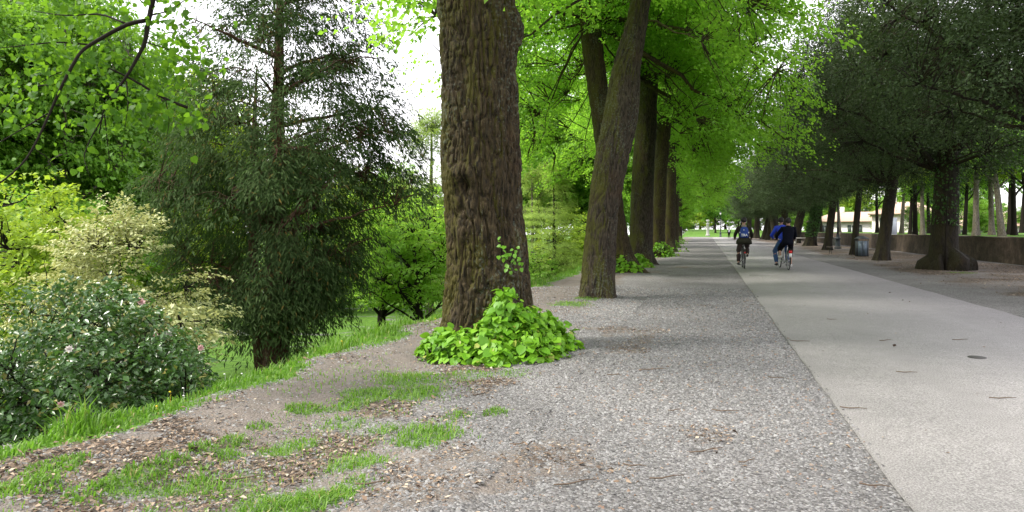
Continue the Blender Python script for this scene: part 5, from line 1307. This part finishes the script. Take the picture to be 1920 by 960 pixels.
def bicycle(label, loc, rz, wb, seats, bbs, frame, guard, crank, bars, low=False):
    b = thing('bicycle' if len(seats) == 1 else 'tandem_bicycle', label, 'bicycle', loc, rz)
    R = .335
    wheel(b, 0); wheel(b, wb)
    m = MB()
    hd_b, hd_t = (0, wb-.20, .66), (0, wb-.27, .92)
    for k, (sy, sz) in enumerate(seats):
        bb = (0, bbs[k], .28); m.tube([bb, (0, sy, sz-.10)], .016, 8)
        m.tube([bb, hd_b] if k == len(seats)-1 else [bb, (0, bbs[k+1], .28)], .02, 8)
    for sg in (-1, 1):
        m.tube([(sg*.05, 0, R), (sg*.035, .2, .31), (0, bbs[0], .28)], .010, 6); m.tube([(sg*.05, 0, R), (sg*.03, seats[0][0]-.05, seats[0][1]-.25)], .009, 6)
    if low: m.tube([(0, bbs[-1]-.05, .42), (0, (bbs[-1]+wb)/2-.08, .48), hd_b], .018, 8)
    else: m.tube([(0, seats[0][0]+.02, seats[0][1]-.20), (0, hd_t[1], hd_t[2]-.08)], .016, 8)
    m.tube([hd_b, hd_t], .02, 8)
    m.build('frame', M[frame], b, True)
    m = MB()
    for sg in (-1, 1): m.tube([(sg*.05, wb, R), (sg*.05, wb-.11, .50), (0, wb-.19, .68)], .011, 6)
    m.build('fork', M[frame], b, True)
    m = MB(); hb = bars[-1]
    m.tube([hd_t, (0, wb-.30, hb[1])], .013, 8)
    for (by, bz) in bars:
        m.tube([(-.30, by-.12, bz), (-.22, by-.02, bz+.01), (-.06, by+.05, bz), (.06, by+.05, bz), (.22, by-.02, bz+.01), (.30, by-.12, bz)], .011, 8)
        if (by, bz) != hb: m.tube([(0, by+.05, bz), (0, seats[1][0]-.02, seats[1][1]-.14)], .012, 8)
    h = m.build('handlebar', M['steel'], b, True)
    m = MB()
    for (by, bz) in bars:
        for sg in (-1, 1): m.tube([(sg*.255, by-.07, bz+.004), (sg*.315, by-.14, bz)], .017, 8)
    m.build('grips', M['black'], h, True)
    for (sy, sz) in seats:
        m = MB(); m.tube([(0, sy-.13, sz-.005), (0, sy-.10, sz), (0, sy+.02, sz-.005), (0, sy+.13, sz-.012)], [.05, .085, .05, .018], 12, [.025, .035, .028, .015], up=(0, 0, 1))
        m.build('saddle', M['black'], b, True)
        MB().tube([(0, sy, sz-.12), (0, sy-.01, sz-.02)], .012, 8).build('seat_post', M['steel'], b, True)
    for k, y0 in enumerate((0, wb)):
        m = MB(); m.torus((0, y0, R), R+.024, .026, 24, 6, 'x', math.radians(20 if k == 0 else 35), math.radians(200 if k == 0 else 175))
        m.build('mudguard', M[guard if k else 'black'], b, True)
    m = MB(); m.tube([(-.025, -.35, .60), (.025, -.35, .60)], .03, 10); m.build('rear_light', M['red'], b, True) if not low else None
    if low:
        MB().box((-.055, -.385, .60), (.055, -.335, .69)).build('rear_light', M['red'], b)
        MB().box((-.05, -.38, .46), (.05, -.36, .595)).build('reflector_plate', M['white'], b)
        m = MB(); 
        for sg in (-1, 1): m.tube([(sg*.06, -.36, .72), (sg*.06, .12, .74)], .008, 6); m.tube([(sg*.06, -.2, .72), (sg*.05, 0, R)], .006, 5)
        m.tube([(-.06, -.36, .72), (.06, -.36, .72)], .008, 6); m.build('rack', M['black'], b, True)
    for k, by in enumerate(bbs):
        m = MB(); ang = crank[k]
        m.torus((.045, by, .28), .09, .008, 24, 5)
        for sg in (-1, 1):
            dy, dz = .165*math.cos(ang)*(1 if sg > 0 else -1), .165*math.sin(ang)*(1 if sg > 0 else -1)
            m.tube([(sg*.06, by, .28), (sg*.085, by+dy, .28+dz)], .010, 6)
        m.tube([(-.07, by, .28), (.07, by, .28)], .016, 8)
        cr = m.build('crankset', M['steel'], b, True)
        for sg in (-1, 1):
            dy, dz = .165*math.cos(ang)*(1 if sg > 0 else -1), .165*math.sin(ang)*(1 if sg > 0 else -1)
            MB().box((sg*.135-.045, by+dy-.04, .28+dz-.011), (sg*.135+.045, by+dy+.04, .28+dz+.011)).build('pedal', M['black'], cr)
    m = MB(); m.tube([(.045, bbs[0]+.02, .365), (.045, 0, .37)], .004, 4); m.tube([(.045, bbs[0]+.02, .20), (.045, 0, .30)], .004, 4)
    m.build('chain', M['black'], b)
    m = MB(); m.tube([(-.05, 0, .32), (-.11, -.02, .30), (-.17, .22, .20)], .008, 6); m.build('kickstand', M['black'], b)
    return b

def road_z(x): return .024+.021*(1-abs(x-3)/1.98)
# rider with the blue backpack
bx, by = gp(1395.5, 503.7, .03)
bz = road_z(bx)
bicycle('dark city bicycle ridden by the person with the blue backpack', (bx, by, bz), 0.02, 1.08, [(.20, 1.00)], [.44], 'darkframe', 'black', [math.radians(70)], [(.82, 1.10)])
p1 = (bx, by, bz)
person('cyclist in olive parka and brown trousers wearing a blue backpack', p1,
       dict(pelvis=(0, .19, 1.07), chest=(0, .26, 1.40), neck=(0, .31, 1.58), head=(.01, .34, 1.735), shL=(-.19, .28, 1.50), elL=(-.30, .40, 1.24), haL=(-.30, .66, 1.12), shR=(.19, .28, 1.50), elR=(.30, .40, 1.24), haR=(.30, .66, 1.12),
            hipL=(-.10, .22, 1.02), knL=(-.17, .50, .64), anL=(-.18, .36, .225), toL=(-.20, .47, .165), hipR=(.10, .22, 1.02), knR=(.14, .60, .80), anR=(.14, .44, .525), toR=(.15, .55, .475)),
       dict(hair=M['hair'], jacket=M['parka'], collar=M['hood'], trousers=M['brown_trouser'], shoe=M['shoe'], hem=.285, drop=.16, hoodlump=True), 0.02)
# backpack: body, flap, pockets, straps and white lettering
bp = thing('backpack', 'blue backpack with white lettering on the back of the first cyclist', 'backpack', (bx, by, bz), .02)
def pack(v, d):
    v = np.sign(v)*np.abs(v)
    return v
m = MB(); zz = [1.13, 1.15, 1.24, 1.38, 1.48, 1.53, 1.54]; ww = [.12, .145, .155, .15, .125, .08, .02]; dd_ = [.05, .075, .08, .07, .055, .04, .01]
m.tube([(0, .05-.0*k, z_) for k, z_ in enumerate(zz)], ww, 20, dd_, up=(0, 1, 0))
pk = m.build('pack_body', M['packblue'], bp, True)
MB().tube([(0, -.028, 1.15), (0, -.04, 1.19), (0, -.04, 1.28), (0, -.028, 1.31)], [.09, .115, .115, .09], 16, [.02, .035, .035, .015], up=(0, 1, 0)).build('front_pocket', M['packblue'], pk, True)
m = MB()
for sg in (-1, 1): m.tube([(sg*.09, .10, 1.50), (sg*.12, .22, 1.585), (sg*.13, .38, 1.52), (sg*.14, .40, 1.35)], .018, 6)
m.build('straps', M['blackcloth'], bp, True)
for sg in (-1, 1): MB().box((sg*.155-.018, .0, 1.30), (sg*.155+.018, .05, 1.345)).build('strap_tab', M['white'], bp)
cu = bpy.data.curves.new('lettering', 'FONT'); cu.body = 'TRA'; cu.size = .125; cu.align_x = 'CENTER'; cu.extrude = .004; cu.offset = .003; cu.resolution_u = 2
lo_ = bpy.data.objects.new('lettering', cu); col.objects.link(lo_); bpy.context.view_layer.update()
lm = bpy.data.meshes.new_from_object(lo_.evaluated_get(bpy.context.evaluated_depsgraph_get())); bpy.data.objects.remove(lo_)
lt = link('lettering', lm, M['white'], bp); lt.rotation_euler = (math.radians(90), 0, 0); lt.location = (0, -.081, 1.19)
m = MB(); m.add([(-.03, -.038, 1.40), (.012, -.038, 1.422), (-.03, -.038, 1.444), (-.03, -.03, 1.40), (.012, -.03, 1.422), (-.03, -.03, 1.444)], [(0, 1, 4, 3), (1, 2, 5, 4), (2, 0, 3, 5)], [(0, 2, 1)])
m.build('emblem', M['white'], bp)

# tandem
tx, ty = gp(1478.5, 506.4, .04); tz = road_z(tx)
rzt = 0.075
bicycle('pale tandem bicycle with a red rear light carrying two riders', (tx, ty, tz), rzt, 1.75, [(.20, .93), (.86, .96)], [.44, 1.14], 'silver', 'white', [math.radians(250), math.radians(250)], [(.72, 1.06), (1.50, 1.08)], low=True)
def rider(dy, lean, dz, flip):
    a = dict(pelvis=(0, .19+dy, 1.02+dz), chest=(0, .27+dy+lean, 1.35+dz), neck=(-.01, .33+dy+lean*1.3, 1.53+dz), head=(-.02, .37+dy+lean*1.4, 1.68+dz),
             shL=(-.19, .30+dy+lean, 1.46+dz), elL=(-.33, .42+dy+lean, 1.20+dz), haL=(-.30, .60+dy, 1.09), shR=(.19, .30+dy+lean, 1.46+dz), elR=(.31, .42+dy+lean, 1.20+dz), haR=(.30, .60+dy, 1.09),
             hipL=(-.10, .22+dy, .97+dz), knL=(-.20, .60+dy, .72), anL=(-.19, .46+dy, .50), toL=(-.22, .58+dy, .455), hipR=(.10, .22+dy, .97+dz), knR=(.15, .48+dy, .60), anR=(.14, .33+dy, .20), toR=(.15, .45+dy, .155))
    return a
J2 = rider(.66, .05, .03, False); J2['haL'] = (-.30, 1.34, 1.10); J2['haR'] = (.30, 1.34, 1.10); J2['elL'] = (-.40, 1.10, 1.20); J2['elR'] = (.30, 1.10, 1.20)
J2['anL'] = (-.22, 1.12, .20); J2['knL'] = (-.26, 1.25, .62); J2['toL'] = (-.24, 1.22, .15)
for kk in ('chest', 'neck', 'head', 'shL', 'shR'): J2[kk] = (J2[kk][0]-.05, *J2[kk][1:])
person('front tandem rider in bright blue jacket and jeans', (tx, ty, tz), J2, dict(hair=M['hair'], jacket=M['bluejacket'], collar=M['bluejacket'], trousers=M['jeans'], shoe=M['shoe'], hem=.19), rzt)
J3 = rider(0, .02, .0, True); J3['chest'] = (.05, *J3['chest'][1:]); J3['neck'] = (.06, *J3['neck'][1:]); J3['head'] = (.06, *J3['head'][1:]); J3['shL'] = (-.14, *J3['shL'][1:]); J3['shR'] = (.24, *J3['shR'][1:])
person('rear tandem rider in black jacket, shorts and white shoes', (tx, ty, tz), J3, dict(hair=M['hair'], jacket=M['navy'], collar=M['navy'], trousers=M['blackcloth'], shoe=M['wshoe'], hem=.20, leg_end=.35), rzt)

# far walker
wx, wy = gp(1367, 446.8)
J4 = dict(pelvis=(0, 0, .93), chest=(0, .01, 1.24), neck=(0, .02, 1.43), head=(0, .04, 1.58), shL=(-.18, .01, 1.36), elL=(-.23, -.02, 1.10), haL=(-.22, .08, .88), shR=(.18, .01, 1.36), elR=(.23, .0, 1.10), haR=(.22, .12, .90),
          hipL=(-.09, 0, .90), knL=(-.10, .10, .50), anL=(-.10, .16, .10), toL=(-.10, .28, .045), hipR=(.09, 0, .90), knR=(.10, -.02, .50), anR=(.10, -.18, .12), toR=(.10, -.07, .045))
walker = person('distant walker in dark clothes with a pale bag on the back', (wx, wy, .052 if wy > 143 else road_z(wx)+.0), J4, dict(hair=M['hair'], jacket=M['navy'], collar=M['navy'], trousers=M['blackcloth'], shoe=M['shoe']), 0.1)
m = MB(); m.tube([(.0, -.20, 1.02), (.0, -.22, 1.08), (.0, -.22, 1.28), (.0, -.2, 1.34)], [.10, .13, .12, .08], 12, [.05, .07, .06, .04], up=(0, 1, 0))
bg = thing('bag', 'pale bag on the back of the distant walker', 'bag', walker.location, .1); m.build('bag_body', plain('pale_lilac_bag', (0.5, 0.48, 0.6)), bg, True)
m = MB()
for sg in (-1, 1): m.tube([(sg*.08, -.14, 1.32), (sg*.1, .02, 1.40), (sg*.1, .14, 1.25)], .012, 5)
m.build('strap', M['blackcloth'], bg)

# ------------------------------------------------------------------ street furniture
M['iron'] = plain('blue_grey_cast_iron', (0.045, 0.055, 0.065), .5, .3)
M['iron_dark'] = plain('black_iron', (0.012, 0.013, 0.014), .5, .2)
M['binblue'] = plain('grey_blue_bin_panel', (0.13, 0.17, 0.21), .45, .2)
M['bindark'] = plain('dark_bin_panel', (0.05, 0.058, 0.062), .5, .2)
M['concrete'] = plain('pale_concrete', (0.36, 0.35, 0.33), .85)
M['wood_slat'] = plain('weathered_slat', (0.10, 0.085, 0.07), .8)
M['glass'] = plain('milky_lamp_glass', (0.7, 0.7, 0.66), .2)
def lamp(label, X, Y, group='lamp posts'):
    o = thing('street_lamp', label, 'lamp post', (X, Y, float(terr(X, Y))-.02), 0, group)
    MB().lathe([(.0, 0), (.26, 0), (.26, .10), (.20, .16), (.17, .60), (.15, .72), (.21, .76), (.21, .84), (.13, .90), (.12, 1.05), (.15, 1.10), (.0, 1.12)], sides=14).build('base', M['iron'], o, True)
    MB().lathe([(.085, 1.05), (.075, 1.6), (.10, 1.65), (.065, 1.72), (.05, 4.3), (.09, 4.35), (.05, 4.42), (.0, 4.43)], sides=12).build('pole', M['iron_dark'], o, True)
    ln = MB().lathe([(.0, 4.40), (.09, 4.42), (.17, 4.85), (.15, 4.86), (0, 4.87)], sides=6).build('lantern', M['glass'], o)
    MB().lathe([(.20, 4.85), (.19, 4.89), (.08, 5.06), (.03, 5.10), (.03, 5.18), (0, 5.2)], sides=6).build('cap', M['iron_dark'], ln)
    return o
X, Y = gp(1571, 466); lamp('dark iron lamp post with a thick grey base beside the leaning oak', X, Y)
X, Y = gp(1351, 444.5); lamp('far black lamp post at the end of the road', X, Y)
X, Y = gp(1275, 447); lamp('lamp post at the far left end of the gravel', X-.6, Y)

# litter bin
X, Y = gp(1616, 481)
o = thing('litter_bin', 'grey-blue eight-sided litter bin with a hipped lid beside the slim oak', 'litter bin', (X, Y, float(terr(X, Y))-.02), .35)
def octa(a, z): 
    return [(a*math.cos(math.pi/8+k*math.pi/4), a*math.sin(math.pi/8+k*math.pi/4), z) for k in range(8)]
for k in range(8):
    a0, a1 = math.pi/8+k*math.pi/4, math.pi/8+(k+1)*math.pi/4
    r0, r1 = .335, .305
    m = MB(); c0, s0, c1, s1 = math.cos(a0), math.sin(a0), math.cos(a1), math.sin(a1)
    f_ = .94
    def lp(t_): return (c0*(1-t_)+c1*t_, s0*(1-t_)+s1*t_)
    (ax_, ay_), (bx_, by_) = lp(.03), lp(.97)
    m.add([(ax_*r0, ay_*r0, .06), (bx_*r0, by_*r0, .06), (bx_*r0, by_*r0, .86), (ax_*r0, ay_*r0, .86), (ax_*r1, ay_*r1, .06), (bx_*r1, by_*r1, .06), (bx_*r1, by_*r1, .86), (ax_*r1, ay_*r1, .86)],
          [(0, 1, 2, 3), (5, 4, 7, 6), (3, 2, 6, 7), (1, 0, 4, 5), (0, 3, 7, 4), (2, 1, 5, 6)])
    m.build('panel', M['binblue'] if k % 3 else M['bindark'], o)
m = MB()
for k in range(8):
    a0 = math.pi/8+k*math.pi/4
    m.tube([(.325*math.cos(a0), .325*math.sin(a0), 0), (.325*math.cos(a0), .325*math.sin(a0), .98)], .016, 6)
m.build('posts', M['iron'], o)
m = MB(); m.add(octa(.39, .97)+octa(.39, 1.0)+octa(.12, 1.14)+[(0, 0, 1.15), (0, 0, .97)], [(k, (k+1) % 8, 8+(k+1) % 8, 8+k) for k in range(8)]+[(8+k, 8+(k+1) % 8, 16+(k+1) % 8, 16+k) for k in range(8)], [(16+k, 16+(k+1) % 8, 24) for k in range(8)]+[((k+1) % 8, k, 25) for k in range(8)])
m.build('lid', M['bindark'], o)
MB().lathe([(0, .03), (.29, .03), (.29, .84), (.0, .84)], sides=8).build('liner', M['black'], o)

def bench(label, X, Y, rz, slab=False, Lg=1.7, hgt=.44, dep=.42, name='bench'):
    o = thing(name, label, 'table' if name == 'table' else 'bench', (X, Y, float(terr(X, Y))-.02), rz)
    if slab:
        MB().box((-Lg/2, -dep/2, hgt-.08), (Lg/2, dep/2, hgt)).build('seat' if name == 'bench' else 'table_top', M['concrete'], o)
        for sx in (-1, 1):
            m = MB(); m.box((sx*Lg*.34-.06, -dep*.35, 0), (sx*Lg*.34+.06, dep*.35, hgt-.08)); m.build('leg', M['concrete'], o)
    else:
        for k in range(4):
            y0 = -dep/2+k*dep/4+.01
            MB().box((-Lg/2, y0, hgt-.03), (Lg/2, y0+dep/4-.02, hgt)).build('slat', M['wood_slat'], o)
        for sx in (-1, 1):
            m = MB(); x0 = sx*Lg*.40
            for sy in (-1, 1): m.tube([(x0, 0, hgt-.05), (x0, sy*dep*.35, hgt*.6), (x0, sy*dep*.25, hgt*.3), (x0, sy*dep*.5, .0)], .018, 6)
            m.tube([(x0, -dep/2, hgt-.045), (x0, dep/2, hgt-.045)], .016, 6)
            m.build('leg', M['iron_dark'], o, True)
    return o
X, Y = gp(1578, 475.5); bench('low dark slatted bench with curled iron legs before the lamp post', X, Y, .25)
X, Y = gp(1525, 461.5); bench('long pale stone table behind the ivy-wrapped oak', X+1.2, Y+3, .2, True, 3.0, .76, .7, 'table')
X, Y = gp(1497, 459); bench('pale stone table right of the tandem riders', X+.3, Y, .15, True, 1.8, .74, .7, 'table')
X, Y = gp(1357, 445); bench('far dark bench at the end of the road', X, Y, 0, False, 1.5)
# white board on a slim leaning post
zc = 47.5
X, Y = c2w((1666-CX)/F*zc, zc); z0 = float(terr(X, Y))
o = thing('notice_board', 'white upright notice board on a slim white post behind the flared oak', 'sign', (X, Y, z0-.02), YAW)
MB().tube([(-.02, 0, -.1), (.05, 0, .8), (.12, 0, 2.28)], .03, 8).build('post', M['white'], o, True)
b_ = MB().box((.02, -.055, 1.20), (.50, -.033, 2.24)).build('board', plain('board_face', (0.62, 0.66, 0.74), .4), o)
m = MB(); m.box((.0, -.06, 1.175), (.52, -.028, 1.20)).box((.0, -.06, 2.24), (.52, -.028, 2.265)).box((.0, -.06, 1.20), (.02, -.028, 2.24)).box((.50, -.06, 1.20), (.52, -.028, 2.24)); m.build('frame', M['white'], o)
# pale pillar with an urn at the far end
X, Y = gp(1327, 444.3); Y = 156; X = 2.0-.0
Xp, Yp = c2w((1327-CX)/F*156, 156)
o = thing('stone_pillar', 'pale stone pillar with an urn on the far lawn', 'pillar', (Xp, Yp, float(terr(Xp, Yp))-.03))
MB().box((-.45, -.45, 0), (.45, .45, .35)).build('plinth', M['concrete'], o)
MB().lathe([(.34, .34), (.30, .45), (.28, 2.5), (.36, 2.6), (.36, 2.75), (0, 2.76)], sides=14).build('shaft', M['concrete'], o, True)
MB().lathe([(.0, 2.74), (.14, 2.76), (.10, 2.9), (.34, 3.2), (.36, 3.35), (.28, 3.42), (0, 3.44)], sides=14).build('urn', M['concrete'], o, True)

# ------------------------------------------------------------------ houses beyond the wall
M['plaster'] = plain('white_plaster', (0.74, 0.72, 0.69), .8, var=.06)
M['plaster2'] = plain('cream_plaster', (0.72, 0.67, 0.58), .8, var=.08)
M['tile'] = plain('terracotta_roof', (0.44, 0.31, 0.24), .85, var=.3)
M['shutter'] = plain('dark_shutter', (0.06, 0.08, 0.07), .6)
M['pane'] = plain('window_pane', (0.05, 0.06, 0.07), .1)
def house(label, px, zc, Lg, dep, wall_h, roof_h, mat, rz, nwin, zb=None):
    X, Y = c2w((px-CX)/F*zc, zc)
    z0 = float(terr(X, Y))-.3 if zb is None else zb
    o = thing('house', label, 'house', (X, Y, z0), rz)
    wl = MB().box((-Lg/2, -dep/2, 0), (Lg/2, dep/2, wall_h)).build('wall', mat, o)
    e = .5
    m = MB(); m.add([(-Lg/2-e, -dep/2-e, wall_h-.05), (Lg/2+e, -dep/2-e, wall_h-.05), (Lg/2+e, dep/2+e, wall_h-.05), (-Lg/2-e, dep/2+e, wall_h-.05), (-Lg/2+dep*.35, 0, wall_h+roof_h), (Lg/2-dep*.35, 0, wall_h+roof_h),
                    (-Lg/2-e, -dep/2-e, wall_h+.12), (Lg/2+e, -dep/2-e, wall_h+.12), (Lg/2+e, dep/2+e, wall_h+.12), (-Lg/2-e, dep/2+e, wall_h+.12)],
                   [(0, 3, 2, 1), (0, 1, 7, 6), (1, 2, 8, 7), (2, 3, 9, 8), (3, 0, 6, 9), (6, 7, 5, 4), (8, 9, 4, 5)], [(7, 8, 5), (9, 6, 4)])
    rf = m.build('roof', M['tile'], o)
    MB().box((-Lg*.2-.3, -.3, wall_h+roof_h*.5), (-Lg*.2+.3, .3, wall_h+roof_h+.8)).build('chimney', M['plaster2'], rf)
    for k in range(nwin):
        for lv in range(max(1, int(wall_h/3))):
            xx = -Lg/2+(k+.5)*Lg/nwin; zb_ = wall_h-1.0-3*lv-.9
            w_ = MB().box((xx-.5, -dep/2-.05, zb_), (xx+.5, -dep/2+.02, zb_+1.4)).build('window', M['white'], o)
            MB().box((xx-.4, -dep/2-.058, zb_+.08), (xx-.03, -dep/2-.03, zb_+1.32)).build('pane', M['pane'], w_); MB().box((xx+.03, -dep/2-.058, zb_+.08), (xx+.4, -dep/2-.03, zb_+1.32)).build('pane', M['pane'], w_)
            for sg in (-1, 1): MB().box((xx+sg*.78-.26, -dep/2-.06, zb_), (xx+sg*.78+.26, -dep/2-.02, zb_+1.4)).build('shutter', M['shutter'], w_)
    return o
house('long white house with terracotta roof behind the bin and lamp post', 1612, 118, 13, 8, 5.3, 1.6, M['plaster'], -.35, 3, -2.6)
house('cream house with terracotta roof right of the notice board', 1700, 105, 8, 8, 6.2, 1.8, M['plaster2'], -.3, 2, -2.6)
house('low white house with orange roof seen between the slim trees', 1812, 100, 11, 8, 4.6, 2.0, M['plaster'], -.25, 3, -2.7)
house('white house at the right picture edge beyond the slim trees', 1918, 92, 9, 8, 4.6, 1.8, M['plaster'], -.35, 2, -2.7)
